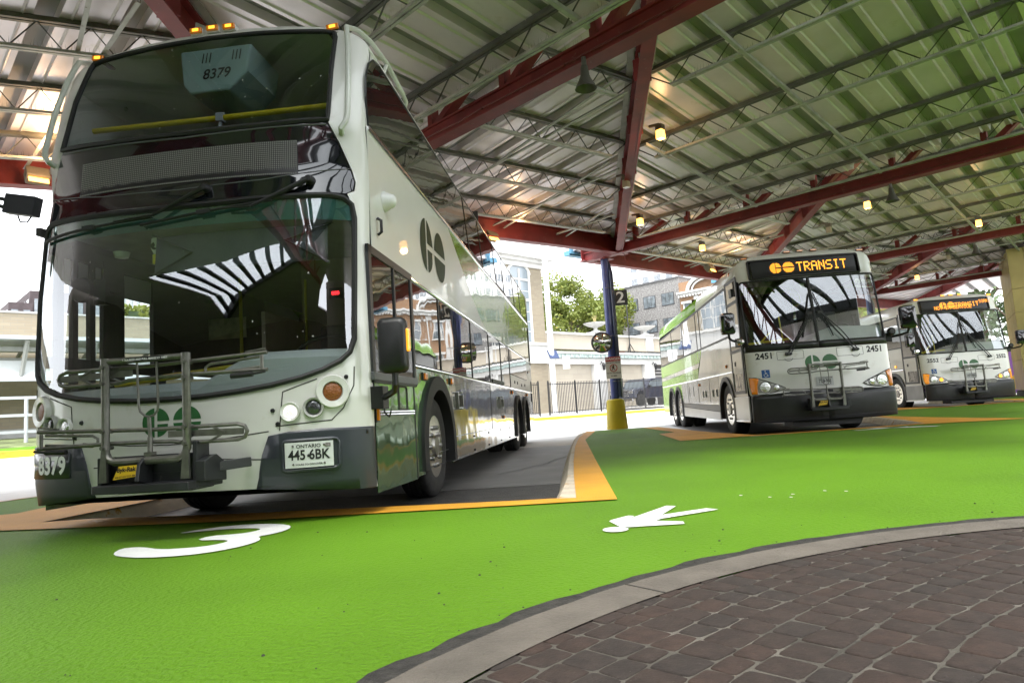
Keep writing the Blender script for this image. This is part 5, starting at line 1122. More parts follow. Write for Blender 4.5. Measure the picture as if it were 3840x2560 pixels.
    def led_mesh(nm, vs, fs, ox, oz, off=.018):
        mb = MB(); mb.add([(x + ox, FM(x + ox, y + oz) - off, y + oz) for x, y in vs], fs); mb.obj(nm, LEDON, ds, sharp=0)
    lr = .105; lz = 3.155 if sign == 'A' else 3.15; ox = -.42 if sign == 'A' else -.24
    mb = MB()      # dot matrix: keep only the dots that fall inside the two discs
    st = .0125
    for pl in logo_polys(ox, lz, lr):
        xs = [p[0] for p in pl]; zs = [p[1] for p in pl]
        for a in range(int(min(xs) / st) - 1, int(max(xs) / st) + 2):
            for b in range(int(min(zs) / st) - 1, int(max(zs) / st) + 2):
                x, z = a * st, b * st; ins = False
                for (x0, z0), (x1, z1) in zip(pl, pl[1:] + pl[:1]):
                    if (z0 > z) != (z1 > z) and x < (x1 - x0) * (z - z0) / (z1 - z0) + x0: ins = not ins
                if ins: e = .0048; y = FM(x, z) - .018; mb.add([(x - e, y, z - e), (x + e, y, z - e), (x + e, y, z + e), (x - e, y, z + e)], [(0, 1, 2, 3)])
    tag(mb.obj('display_logo', LEDON, ds, sharp=0), kind='stuff')
    F57 = {'T': '11111 00100 00100 00100 00100 00100 00100', 'R': '11110 10001 10001 11110 10100 10010 10001', 'A': '01110 10001 10001 11111 10001 10001 10001', 'N': '10001 11001 10101 10101 10011 10001 10001', 'S': '01111 10000 10000 01110 00001 00001 11110', 'I': '01110 00100 00100 00100 00100 00100 01110', 'O': '01110 10001 10001 10001 10001 10001 01110', 'E': '11111 10000 10000 11110 10000 10000 11111', 'V': '10001 10001 10001 10001 10001 01010 00100', 'C': '01110 10001 10000 10000 10000 10001 01110', 'Y': '10001 10001 01010 00100 00100 00100 00100', '.': '00000 00000 00000 00000 00000 00000 00100', ' ': '00000 ' * 7}
    def ledword(word, x0, z0, h, adv=6):
        mb = MB(); u = h / 7; e = u * .43
        for k, ch in enumerate(word):
            for r_, row in enumerate(F57[ch].split()):
                for c_, bit in enumerate(row):
                    if bit == '1':
                        for sx in (-.25, .25):
                            x, z = x0 + (k * adv + c_) * u * .85 + sx * u * .8, z0 + h - (r_ + .5) * u; y = FM(x, z) - .018; mb.add([(x - e * .5, y, z - e), (x + e * .5, y, z - e), (x + e * .5, y, z + e), (x - e * .5, y, z + e)], [(0, 1, 2, 3)])
        tag(mb.obj('display_lettering', LEDON, ds, sharp=0), kind='stuff')
    if sign == 'A': ledword('TRANSIT', -.14, 3.06, .185)
    else:
        ledword('TRANSIT', .0, 3.08, .14); ledword('NOT IN SERVICE', -.62, 3.025, .115, 5.6); ledword('...SORRY', .50, 3.165, .10)
    bl = [(0, .265), (.9, .27), (1.285, .285), (1.288, .5), (1.285, .775), (.7, .79), (.62, .81), (0, .81)]
    for q in (bl, mir(bl)): patch('bumper', q, FM, .055, BUMP, B, .10, dz=.1)
    mb = MB(); bead(mb, [(-1.27, .345), (-.6, .335), (0, .33), (.6, .335), (1.27, .345)], FM, .057, .006, closed=False); mb.box((0, .35, .22), (1.2, .5, .10)); mb.obj('bumper_line', BLACK, B)
    for sg in (-1, 1):
        hl = [(sg * x, z) for x, z in [(1.272, 1.115), (1.18, 1.10), (.98, 1.02), (.80, .945), (.685, .888), (.74, .852), (.90, .815), (1.06, .79), (1.255, .795), (1.275, .95)]]
        if sg < 0: hl = hl[::-1]
        h = bpy.data.objects.new('headlamp', None); COL.objects.link(h); h.parent = B
        patch('lamp_panel', hl if sg > 0 else hl, FM, .010, M('lamp_panel_silver', (.42, .42, .40), .3, .3), h, .01, dz=.05)
        am = [(sg * x, z) for x, z in [(1.276, 1.105), (1.20, 1.098), (1.13, 1.075), (1.165, .95), (1.17, .80), (1.262, .805), (1.279, .95)]]
        patch('turn_lens', am, FM, .022, AMBL if not hazard else M('amber_lens_lit', (.5, .16, .01), .2, coat=1., emit=(1, .36, .02, .10)), h, .012, dz=.05)
        mb = MB(); bead(mb, hl, FM, .012, .007); mb.obj('lamp_edge', BLACK, h)
        for cx_, cz_, r_, on in ((1.035, .922, .098, False), (.845, .900, .055, hazard)):
            y = FM(sg * cx_, cz_) - .012; n_ = Vector((.12 * sg, -1, 0)).normalized(); rot = Vector((0, -1, 0)).rotation_difference(n_).to_matrix()
            mb = MB(); mb.lathe([(r_ * 1.12, .01), (r_ * 1.1, -.014), (r_, -.012)], (sg * cx_, y, cz_), 'Y', 32, rot=rot); mb.obj('lamp_ring', STEEL, h); mb = MB(); mb.lathe([(r_ * 1.0, .0), (r_ * .92, -.012), (r_ * .5, -.022), (0, -.025)], (sg * cx_, y, cz_), 'Y', 32, rot=rot); mb.obj('lamp_lens', AMBON if on else HLC, h)
    for x, z in ((-1.08, 3.405), (-.25, 3.485), (0, 3.49), (.25, 3.485), (1.08, 3.405)):
        m_ = bpy.data.objects.new('marker_lamp', None); COL.objects.link(m_); m_.parent = B; y = FM(x, z - .03)
        mb = MB(); mb.box((x, y + .03, z), (.13, .10, .035)); mb.obj('lamp_base', BLACK, m_, bevel=.006); mb = MB(); mb.box((x, y - .022, z), (.11, .02, .03)); mb.obj('lamp_lens', AMBON if hazard else AMBL, m_, bevel=.004)
    for sg in (-1, 1):
        c = (sg * .53, 1.475); mb = MB(); bead(mb, rrect(c[0] - .235, 1.40, c[0] + .235, 1.55, .015), FM, .001, .0035); parts(mb, 'panel_seam', M('seam_dark', (.05, .045, .04), .7), B)
        text_part('fleet_number', number, .155, lambda x, y, sg=sg: (x + sg * .985, FM(x + sg * .985, y + 1.485) - .003, y + 1.485), INK, B, .005)
    patch('wheelchair_sign', rrect(-1.065, 1.09, -.925, 1.235, .008), FM, .003, M('sign_blue', (.015, .09, .30), .45), B)
    mb = MB(); wf = lambda x, z: (x - .995, FM(x - .995, z + 1.162) - .005, z + 1.162)
    mb.poly([wf(x, z) for x, z in circle2(-.008, .048, .0115, 12)]); mb.tube([wf(x, z) for x, z in [(-.008, .03), (-.004, -.005), (.022, -.006), (.034, -.04), (.046, -.036)]], .0055, 5); mb.tube([wf(x, z) for x, z in circle2(-.004, -.022, .03, 18, 130, 350)], .0045, 5); mb.tube([wf(-.006, .015), wf(.022, .014)], .005, 5); mb.obj('wheelchair_symbol', WHITEL, B)
    for pl in logo_polys(.0, 1.312, .136): patch('logo', pl, FM, .003, LOGOG, B)
    plate_part(B, 'ONTARIO', plate, 'YOURS TO DISCOVER' if not white_band else None, lambda x, y, o: (x + .015, FM(x + .015, y + .965) - .012 - o, y + .965), (.30, .165), M('plate_grey', (.45, .46, .45), .5))
    # wipers: two parallel arms each, from the outer foot to the middle
    for sg, fx in ((-1, -.59), (1, .60)):
        wp = bpy.data.objects.new('wiper', None); COL.objects.link(wp); wp.parent = B; f = lambda x, z, o: (x, FM(x, z) - o, z)
        tx = sg * .10
        mb = MB(); mb.lathe([(0, -.08), (.03, -.075), (.035, 0)], f(fx, 1.50, .0), 'Y', 12); mb.tube([f(fx, 1.50, .06), f(fx + (tx - fx) * .55, 1.87, .08), f(tx, 2.24, .07)], .013, 6); mb.tube([f(fx + .09 * -sg * -1 * 0 + .06, 1.50, .05), f(fx + .06 + (tx - fx) * .5, 1.87, .075), f(tx + .02, 2.22, .06)], .010, 6); mb.lathe([(0, -.06), (.025, -.055), (.03, 0)], f(fx + .06, 1.50, .0), 'Y', 12); mb.obj('arm', BLACK, wp)
        b0, b1 = (tx + sg * .17, 1.78), (sg * .035, 2.62); mb = MB(); mb.tube([f(b0[0] + (b1[0] - b0[0]) * k / 10, b0[1] + (b1[1] - b0[1]) * k / 10, .035) for k in range(11)], .012, 6); mb.box(f(tx, 2.23, .06), (.10, .04, .06)); mb.obj('blade', RUBBER, wp)
        mb = MB(); mb.tube([f(tx + .05 * math.cos(a) + .02, 2.17 + .09 * math.sin(a), .05) for a in [2 * math.pi * k / 16 for k in range(16)]], .004, 4, closed=True); mb.tube([f(fx + .02 + .07 * math.cos(a), 1.42 + .05 * math.sin(a), .02) for a in [math.pi + math.pi * k / 12 for k in range(13)]], .004, 4); parts(mb, 'hose', BLACK, wp)
    # mirrors
    mirror(B, (-1.60, .05, 2.13), (.24, .40, .16), R_(12), [(.0, .0, -.20), (.02, .03, -.27), (.12, .14, -.30), (.32, .26, -.34)], False, BGLOSS)
    mirror(B, (1.60, .05, 2.02), (.27, .42, .16), R_(-12), [(.0, .0, -.21), (-.02, .03, -.28), (-.14, .14, -.31), (-.30, .26, -.33)], False, BGLOSS)
    for sg in (-1, 1): mb = MB(); mb.lathe([(0, -.05), (.05, -.045), (.075, -.01), (.07, .03), (0, .06)], (sg * 1.36, .20, 1.79), 'Y', 18); mb.obj('convex_mirror', CHROME if sg < 0 else BLACK, B)
    # interior
    rows = [[(x, FM(x, 1.7) + .04, 1.62), (x, FM(x, 1.85) + .05, zt), (x, 1.0, zt - .02)] for x, zt in [(-1.2, 1.70), (-.1, 1.70), (-.02, 1.86), (.3, 1.96), (1.2, 1.93)]]
    mb = MB(); mb.grid(rows); mb.obj('dashboard', DASH, B)
    mb = MB(); mb.tube([(.72 + .22 * math.cos(a), .95 + .08 * math.sin(a), 2.0 + .10 * math.sin(a)) for a in [2 * math.pi * k / 24 for k in range(24)]], .014, 8, closed=True); mb.obj('steering_wheel', BLACK, B)
    mb = MB(); mb.box((.72, 1.7, 1.9), (.55, .14, 1.0)); mb.box((-.7, 3.0, 2.0), (.5, .2, 1.0)); mb.box((.35, 3.2, 2.0), (.5, .2, 1.0)); parts(mb, 'seat', DARKI, B, bevel=.05)
    mb = MB(); mb.tube([(-1.16, .55, 1.76), (-.44, .42, 1.80), (-.40, .5, 1.80)], .021, 10); mb.tube([(-.9, .8, 1.72), (-.62, .9, 1.98)], .018, 8); mb.tube([(-.2, 1.4, 1.75), (-.25, 1.4, 2.35)], .016, 8); parts(mb, 'handrail', YELB, B)
    mb = MB(); mb.box((-.07, .42, 2.80), (.07, .01, .07)); mb.obj('window_sticker', M('sticker_pale', (.35, .40, .25), .6), B)
    bike_rack(B, -.36, .635, FM, False, -.03)
    return B
coach((5.5993, 12.3696), -.0708, '2451', '738 9BJ', 'middle white coach numbered 2451 with black band below its windscreen', False, 'A', False)
coach((13.5924, 20.3762), -.07, '2552', '107 7BH', 'far white coach numbered 2552 with lit hazard lamps and no black band', True, 'B', True)
# ------------------------------------------------------------------ street side: wall, fence, buildings, trees
BEIGE = brick_mat('buff_brick', (.29, .25, .18), (.255, .215, .155), (.24, .22, .18), .40, .11, .12)
BEIGEP = brick_mat('pale_stone_panel', (.42, .38, .31), (.39, .35, .285), (.34, .31, .27), .9, .3, .08)
TRIM = M('white_stone_trim', (.52, .52, .505), .8, noise=(2.5, .10), dirt=(5, .60, .8, (.34, .33, .31)))
COPPER = M('weathered_copper', (.34, .42, .40), .7, noise=(6, .4), dirt=(9, .55, .7, (.62, .63, .62)))
def wuv(sv):      # facade coordinates: along s (or t) and up
    return (lambda co, n: ((co.x + co.y) / r2, co.z)) if sv == 's' else (lambda co, n: ((co.x - co.y) / r2, co.z))
def wbox(mb, s0, s1, u0, u1, z0, z1, mi=0):   # box in street axes: s along the wall, u away from the bays
    P = [W(s, -u, z) for s in (s0, s1) for u in (u0, u1) for z in (z0, z1)]
    return mb.add(P, [(0, 1, 3, 2), (4, 6, 7, 5), (0, 4, 5, 1), (2, 3, 7, 6), (0, 2, 6, 4), (1, 5, 7, 3)], mi)
U0 = 28.5
g = thing('garage_wall', 'long pale parapet wall with bays and white pilasters across the street', 'wall', W(37, -U0, .7)); sh = g.location
mb = MB(); wbox(mb, 31.2, 62, U0, U0 + .5, 4.6, 5.55); wbox(mb, 31.2, 62, U0 + .25, U0 + .6, .6, 4.3); mb.obj('parapet_brick', BEIGEP, g, shift=sh, uv=wuv('s'), sharp=0)
mb = MB(); wbox(mb, 31.2, 62, U0 - .12, U0 + .62, 5.55, 5.68); wbox(mb, 31.2, 62, U0 - .25, U0 + .3, 4.28, 4.42); wbox(mb, 31.2, 62, U0 - .06, U0 + .3, 3.62, 4.02); parts(mb, 'coping', TRIM, g, shift=sh, sharp=0)
mb = MB(); wbox(mb, 31.2, 62, U0 - .18, U0 + .3, 4.03, 4.27)
s = 31.3
while s < 61: wbox(mb, s, s + .22, U0 - .22, U0 - .15, 4.05, 4.25); s += .45
parts(mb, 'copper_frieze', COPPER, g, shift=sh, sharp=0)
for s in (36.95, 42.85, 48.7, 54.6):
    mb = MB(); wbox(mb, s - .45, s + .45, U0 - .1, U0 + .65, 4.62, 5.75); wbox(mb, s - .52, s + .52, U0 - .16, U0 + .7, 5.75, 5.87); wbox(mb, s - .85, s + .35, U0 - .08, U0 + .5, .6, 3.61); wbox(mb, s - .5, s + .1, U0 - .13, U0 + .5, 1.0, 3.4); parts(mb, 'pilaster', TRIM, g, shift=sh, sharp=0)
mb = MB(); wbox(mb, 43.4, 47.6, U0 + .15, U0 + .3, .6, 3.55)
z = .9
parts(mb, 'garage_opening', DARKI, g, shift=sh, sharp=0)
mb = MB()
for k in range(7): wbox(mb, 43.5, 47.5, U0 + .08, U0 + .14, 1.7 + k * .25, 1.82 + k * .25)
parts(mb, 'louvre', M('louvre_grey', (.30, .30, .30), .5, .2), g, shift=sh, sharp=0)
for q, s in enumerate((36.85, 42.75, 48.7)):
    P = W(s, -(U0 + .2), 5.87); u_ = thing('stone_urn', ['white stone urn with dry grass on the parapet left of the blue column', 'white stone urn on the parapet right of the bay number sign', 'white stone urn on the parapet behind the middle coach'][q], 'urn', P, group='stone urns on the parapet')
    mb = MB(); mb.lathe([(.0, 0), (.30, 0), (.30, .06), (.16, .10), (.12, .22), (.20, .30), (.45, .36), (.68, .48), (.80, .56), (.82, .60), (.72, .60), (.5, .52), (0, .5)], (0, 0, 0), n=36); mb.obj('bowl', TRIM, u_)
    if q == 0:
        mb = MB()
        for k in range(26):
            a = random.uniform(0, 6.28); t = random.uniform(.05, .25); mb.tube([(.06 * math.cos(a), .06 * math.sin(a), .5), (t * .6 * math.cos(a), t * .6 * math.sin(a), .9), (t * 1.3 * math.cos(a), t * 1.3 * math.sin(a), random.uniform(.95, 1.2))], [.012, .008, .002], 4)
        parts(mb, 'dry_grass_blade', M('dry_grass', (.40, .34, .16), .8), u_)
for q, s in enumerate((36.75, 42.95)):
    P = W(s, -(U0 - .35), 3.5); l_ = thing('wall_lantern', ['dark wall lantern on the left white pilaster', 'dark wall lantern on the pilaster beside the middle coach'][q], 'lamp', P, group='wall lanterns')
    mb = MB(); mb.lathe([(0, -.32), (.08, -.28), (.12, .0), (.16, .04), (.05, .18), (0, .22)], (0, 0, 0), n=10); mb.obj('lantern', BLACK, l_); mb = MB(); a = W(0, -.35, 0); mb.tube([(0, 0, -.1), tuple(a * .5 + Vector((0, 0, .28))), tuple(a)], .03, 8); parts(mb, 'bracket', BLACK, l_)
an = thing('antenna_mast', 'thin dark antenna mast on a tripod standing on the wall ledge', 'mast', W(40.2, -(U0 - .15), 4.42))
mb = MB(); mb.tube([(0, 0, 0), (0, 0, 4.2)], .04, 8); mb.tube([(-.3, 0, 2.6), (.5, 0, 2.6)], .012, 5); mb.obj('pole', BLACK, an)
mb = MB()
for a in (0, 2.1, 4.2): mb.tube([(0, 0, .7), (.35 * math.cos(a), .12 * math.sin(a), 0)], .03, 6)
mb.obj('tripod', BLACK, an)
# tall pale building at the left end of the wall
TB = thing('corner_building', 'tall pale brick building with white cornice and tall arched windows', 'building', W(24, -U0, .6)); sh = TB.location; ub = 28.0
mb = MB(); wbox(mb, 16, 30.95, ub, ub + 9, .5, 9.6); mb.obj('wall', BEIGE, TB, shift=sh, uv=lambda co, n: ((co.x + co.y) / r2 if abs(n.x + n.y) < .9 else (co.x - co.y) / r2, co.z), sharp=0)
mb = MB(); wbox(mb, 15.6, 31.1, ub - .15, ub + 9.2, 9.45, 9.75); wbox(mb, 15.4, 31.3, ub - .35, ub + 9.4, 9.75, 9.95); wbox(mb, 15, 31.55, ub - .6, ub + 9.6, 9.95, 10.15); wbox(mb, 16, 30.9, ub + .4, ub + 8, 10.15, 11.6); wbox(mb, 15.8, 31.0, ub - .1, ub + .1, 3.6, 4.75); wbox(mb, 15.8, 31.02, ub - .2, ub + .2, 4.7, 4.86); parts(mb, 'cornice', TRIM, TB, shift=sh, sharp=0)
GLB = M('building_window_glass', (.20, .24, .27), .06, spec=1.)
for s in (17.6, 21.2, 25.0, 28.9):
    w_ = bpy.data.objects.new('window', None); COL.objects.link(w_); w_.parent = TB
    mb = MB(); wbox(mb, s - .82, s + .82, ub - .08, ub + .1, 7.35, 7.5)
    wbox(mb, s - .92, s - .76, ub - .07, ub + .1, 4.9, 9.2); wbox(mb, s + .76, s + .92, ub - .07, ub + .1, 4.9, 9.2); wbox(mb, s - .07, s + .07, ub - .05, ub + .1, 4.9, 9.3); wbox(mb, s - .9, s + .9, ub - .08, ub + .1, 8.6, 8.72)
    for z in (5.5, 6.1, 6.7, 7.95): wbox(mb, s - .76, s + .76, ub - .03, ub + .1, z, z + .04)
    pts = [W(s + .92 * math.cos(a), -(ub - .03), 9.0 + .62 * math.sin(a)) for a in [math.pi * k / 16 for k in range(17)]]; mb.tube(pts, .09, 6); mb.obj('frame', TRIM, w_, shift=sh, sharp=0)
    mb = MB(); mb.poly([W(s - .8, -(ub - .012), 4.9), W(s + .8, -(ub - .012), 4.9), W(s + .8, -(ub - .012), 9.0)] + [W(s + .85 * math.cos(a), -(ub - .012), 9.0 + .58 * math.sin(a)) for a in [math.pi * k / 10 for k in range(1, 10)]] + [W(s - .8, -(ub - .012), 9.0)]); mb.obj('pane', GLB, w_, shift=sh, sharp=0)
tag(MB().tube([W(30.35, -(27.1), .5), W(30.35, -27.1, 11.5)], .17, 16).obj('white_pole', M('white_metal_paint', (.72, .73, .74), .5)), 'tall white pole in front of the tall pale building', 'pole')
sp = thing('solar_panel', 'small solar panel on a bracket beside the white pole', 'solar panel', W(30.4, -27.0, 4.05)); mb = MB(); mb.box((0, 0, 0), (.62, .05, .62), R_(25), rx=R_(-35)); mb.obj('panel', M('solar_blue', (.03, .05, .12), .2, noise=(30, .4)), sp); mb = MB(); mb.tube([(0, .02, -.05), (.0, .25, -.2)], .03, 6); mb.box((.75, .1, -.55), (.4, .2, .7)); parts(mb, 'bracket', M('white_metal_paint', (.72, .73, .74), .5), sp)
# black picket fence along the sidewalk
fe = thing('picket_fence', 'black metal picket fence along the street sidewalk', 'fence', W(30, -22.8, .47)); sh = fe.location; BKF = M('black_fence_paint', (.012, .012, .013), .45)
gz = lambda s: .47 + .006 * max(0, s - 25)
mb = MB(); mb2 = MB(); s = 20.6
while s < 46:
    if not 24.45 < s < 25.05: a = W(s, -22.8, gz(s) + .06); (mb if 24.2 < s < 36.6 else mb2).bar(a, a + Vector((0, 0, 1.62)), .03, .03)
    s += .128
parts(mb, 'picket', BKF, fe, shift=sh, sharp=0); tag(mb2.obj('pickets', BKF, fe, shift=sh, sharp=0), kind='stuff')
mb = MB()
for a, b in ((20.5, 24.4), (25.1, 46)):
    for z in (.16, 1.56): mb.bar(W(a, -22.8, gz(a) + z), W(b, -22.8, gz(b) + z), .04, .04)
parts(mb, 'rail', BKF, fe, shift=sh, sharp=0)
for s in (22.3, 24.4, 25.12, 27.2, 29.26, 31.33, 33.4, 35.45, 37.5, 39.6, 41.7): mb = MB(); a = W(s, -22.8, gz(s)); mb.bar(a, a + Vector((0, 0, 1.74)), .065, .065); mb.obj('post', BKF, fe, shift=sh, sharp=0)
# blue pick-up truck behind the fence
tk = thing('pickup_truck', 'dark blue pickup truck parked behind the black fence', 'truck', W(37.9, -26.0, .62), math.pi / 4)
TBL = M('truck_blue_paint', (.010, .016, .045), .2, coat=1.); yy = .95
body = [(-2.35, .55), (-2.42, .75), (-2.40, 1.05), (-2.2, 1.12), (-.95, 1.20), (-.55, 1.62), (-.3, 1.78), (.9, 1.80), (1.25, 1.72), (1.4, 1.25), (3.2, 1.25), (3.25, .62), (2.6, .58), (2.55, .8), (2.3, .98), (1.95, .98), (1.7, .8), (1.65, .52), (-1.05, .5), (-1.1, .8), (-1.35, .98), (-1.7, .98), (-1.95, .8), (-2.0, .55)]
mb = MB(); mb.prism([(x, -yy, z) for x, z in body], (0, 2 * yy, 0)); mb.obj('body', TBL, tk, bevel=.05)
mb = MB(); mb.prism([(x, -yy - .012, z) for x, z in [(-.78, 1.22), (-.5, 1.58), (.15, 1.70), (.15, 1.24)]], (0, .01, 0)); mb.prism([(x, -yy - .012, z) for x, z in [(.25, 1.24), (.25, 1.70), (.95, 1.70), (1.2, 1.28)]], (0, .01, 0)); mb.prism([(-.93, y, z) for y, z in [(-.8, 1.22), (.8, 1.22), (.7, 1.6), (-.7, 1.6)]], (-.012 + .38 * 0, 0, 0)); mb.obj('window', GLB, tk, sharp=0)
for x in (-1.52, 2.12):
    for sg in (-1, 1):
        wl = bpy.data.objects.new('wheel', None); COL.objects.link(wl); wl.parent = tk; wl.location = (x, sg * .82, .40)
        mb = MB(); mb.lathe([(.25, -.12), (.38, -.12), (.40, -.09), (.40, .09), (.38, .12), (.25, .12)], (0, 0, 0), 'Y', 32); mb.obj('tyre', TYRE, wl); mb = MB(); mb.lathe([(.26, .11 * sg), (.24, .07 * sg), (.08, .09 * sg), (0, .10 * sg)], (0, 0, 0), 'Y', 24)
        for k in range(5): a = 2 * math.pi * k / 5; mb.bar((0, .1 * sg, 0), (.24 * math.cos(a), .1 * sg, .24 * math.sin(a)), .06, .03, up=(0, 1, 0))
        mb.obj('rim', M('alloy_rim', (.62, .61, .58), .22, 1.), wl)
mb = MB()
for k in range(4): mb.box((-2.43, 0, .70 + .11 * k), (.05, 1.2, .05))
mb.box((-2.45, 0, .45), (.12, 1.8, .16)); mb.obj('grille', CHROME, tk, bevel=.01)
mb = MB(); mb.box((-2.40, -.78, .92), (.10, .28, .2)); mb.box((-2.40, .78, .92), (.10, .28, .2)); parts(mb, 'headlight', LENS, tk, bevel=.03)
mb = MB(); mb.box((-.72, -1.06, 1.25), (.12, .2, .16)); mb.obj('side_mirror', BLACK, tk, bevel=.03)
# left wall with glazed canopy and rail
lw = thing('brick_wall', 'long buff brick wall behind the glazed canopy', 'wall', W(3, -U0, 1.0)); sh = lw.location
mb = MB(); wbox(mb, -22, 15.9, U0, U0 + .5, 1.3, 5.3); mb.obj('brickwork', BEIGE, lw, shift=sh, uv=wuv('s'), sharp=0); mb = MB(); wbox(mb, -22, 15.9, U0 - .05, U0 + .55, 5.3, 5.36); wbox(mb, -22, 15.9, U0 - .08, U0 + .5, .6, 1.3); parts(mb, 'coping', M('wall_concrete', (.42, .42, .41), .85, noise=(2, .15)), lw, shift=sh, sharp=0)
gc = thing('glass_canopy', 'grey framed glazed canopy fixed along the buff brick wall', 'canopy', W(3, -26.5, 2.85)); sh = gc.location; AL = M('pale_aluminium', (.52, .55, .60), .4, .3); uc = 26.5
mb = MB(); wbox(mb, -22, 13.5, uc - .1, uc + .1, 4.13, 4.25); wbox(mb, -22, 13.5, uc - .1, uc + .1, 2.78, 2.92); parts(mb, 'front_rail', AL, gc, shift=sh, sharp=0)
FRG = M('canopy_frame', (.24, .25, .23), .5)
mb = MB(); wbox(mb, -22, 13.5, uc + .5, uc + .62, 3.80, 3.95); wbox(mb, -22, 13.5, uc + .9, uc + 1.0, 3.46, 3.62); parts(mb, 'purlin', FRG, gc, shift=sh, sharp=0)
k = 0
for q in range(-10, 7):
    s = 4.38 + q * 1.95
    if s > 13.5: break
    mb = MB(); mb.bar(W(s, -(uc + .05), 4.13), W(s - .15, -(uc + .2), 2.9), .12, .08); mb.bar(W(s, -uc, 4.1), W(s, -(uc + 1.9), 3.7), .08, .12); parts(mb, 'strut', FRG, gc, shift=sh, sharp=0)
mb = MB(); mb.poly([W(-22, -uc, 4.24), W(13.5, -uc, 4.24), W(13.5, -(uc + 1.9), 3.9), W(-22, -(uc + 1.9), 3.9)]); mb.poly([W(-22, -(uc + .6), 3.5), W(13.5, -(uc + .6), 3.5), W(13.5, -(uc + .12), 2.9), W(-22, -(uc + .12), 2.9)]); mb.obj('pane', M('frosted_pane', (.50, .53, .52), .35, noise=(1.5, .12)), gc, shift=sh, sharp=0)
gr = thing('guard_rail', 'pale blue grey tubular guard rail in front of the buff wall', 'railing', W(3, -23.8, 1.05)); sh = gr.location
mb = MB()
for z in (2.1, 1.60, 1.13): mb.bar(W(-22, -23.8, z), W(13, -23.8, z), .06, .08)
parts(mb, 'rail', AL, gr, shift=sh, sharp=0)
for q in range(-11, 6): s = 3.9 + q * 1.6; mb = MB(); mb.bar(W(s, -23.8, .72), W(s, -23.8, 2.1), .07, .07); mb.obj('post', AL, gr, shift=sh, sharp=0)
# stone faced office block
so = 53.
def tbox(mb, t0, t1, d0, d1, z0, z1, mi=0):
    P = [W(so + d, t, z) for t in (t0, t1) for d in (d0, d1) for z in (z0, z1)]; return mb.add(P, [(0, 1, 3, 2), (4, 6, 7, 5), (0, 4, 5, 1), (2, 3, 7, 6), (0, 2, 6, 4), (1, 5, 7, 3)], mi)
ob = thing('office_building', 'grey pebbledash office block with three rows of dark windows', 'building', W(so, -34.6, 0)); sh = ob.location
PEB = M('pebbledash', (.20, .195, .19), .9, noise=(9, .45), bump=(16, .8, 6, .05)); WF = M('window_frame_dark', (.05, .05, .055), .5)
mb = MB(); tbox(mb, -38.0, -31.62, 0, 12, 0, 11.7); mb.obj('wall', PEB, ob, shift=sh, sharp=0); mb = MB(); tbox(mb, -38.1, -31.6, -.08, 12, 11.7, 11.85); mb.obj('roof_edge', M('roof_edge_dark', (.08, .08, .085), .6), ob, shift=sh, sharp=0)
for zr in (9.42, 7.15, 4.9):
    for t0, t1 in ((-37.3, -36.05), (-35.45, -34.12), (-33.5, -32.18)):
        mb = MB(); tbox(mb, t0, t1, -.03, .05, zr, zr + 1.14); w_ = mb.obj('window', WF, ob, shift=sh, sharp=0)
        mb = MB(); n_ = 4 if t0 < -36 else 3
        for k in range(n_): tbox(mb, t0 + .05 + (t1 - t0 - .1) * k / n_ + .02, t0 + .05 + (t1 - t0 - .1) * (k + 1) / n_ - .02, -.05, -.02, zr + .06, zr + 1.08)
        mb.obj('pane', M('office_glass', (.13, .15, .17), .08, spec=1., noise=(2.5, .5)), w_, shift=sh, sharp=0)
bb = thing('pediment_building', 'orange brick building with white arched pediment and cornice', 'building', W(so, -27, 0)); sh = bb.location
OBR = brick_mat('orange_brick', (.29, .155, .075), (.25, .13, .06), (.26, .23, .19), .22, .075, .15)
mb = MB(); tbox(mb, -31.58, -14, -.1, 12, 0, 11.2); mb.obj('wall', OBR, bb, shift=sh, uv=wuv('t'), sharp=0)
mb = MB(); tbox(mb, -31.6, -14, -.35, 0, 9.95, 10.12); tbox(mb, -31.6, -14, -.55, 0, 10.12, 10.28); t = -31.5
while t < -14: tbox(mb, t, t + .12, -.5, -.3, 9.8, 9.98); t += .28
parts(mb, 'cornice', TRIM, bb, shift=sh, sharp=0)
for tc in (-28.9, -21.5):
    mb = MB(); P = [W(so - .25, tc + 1.75 * math.cos(a), 10.28 + 1.15 * math.sin(a)) for a in [math.pi * k / 20 for k in range(21)]]; mb.tube(P, .16, 6); P = [W(so - .2, tc + 1.35 * math.cos(a), 10.28 + .85 * math.sin(a)) for a in [math.pi * k / 20 for k in range(21)]]; mb.tube(P, .08, 6); parts(mb, 'pediment_arch', TRIM, bb, shift=sh, sharp=50)
    mb = MB(); mb.prism([W(so - .1, tc + 1.7 * math.cos(a), 10.28 + 1.1 * math.sin(a)) for a in [math.pi * k / 14 for k in range(15)]], W(.3, 0, 0)); mb.obj('pediment_wall', OBR, bb, shift=sh, uv=wuv('t'), sharp=0)
for zr, hh in ((7.7, 1.55), (4.6, 1.7)):
    for t in (-30.8, -28.9, -27.0, -24.5, -22.4, -20.4, -18, -16):
        mb = MB(); tbox(mb, t - .42, t - .32, -.22, -.05, zr, zr + hh); tbox(mb, t + .32, t + .42, -.22, -.05, zr, zr + hh); tbox(mb, t - .55, t + .55, -.3, -.05, zr + hh, zr + hh + .2); tbox(mb, t - .5, t + .5, -.26, -.05, zr - .1, zr); tbox(mb, t - .34, t + .34, -.17, -.06, zr + hh * .5 - .03, zr + hh * .5 + .03); w_ = mb.obj('window', TRIM, bb, shift=sh, sharp=0)
        mb = MB(); tbox(mb, t - .32, t + .32, -.14, -.08, zr, zr + hh); mb.obj('pane', M('office_glass', (.13, .15, .17), .08, spec=1.), w_, shift=sh, sharp=0)
mb = MB()
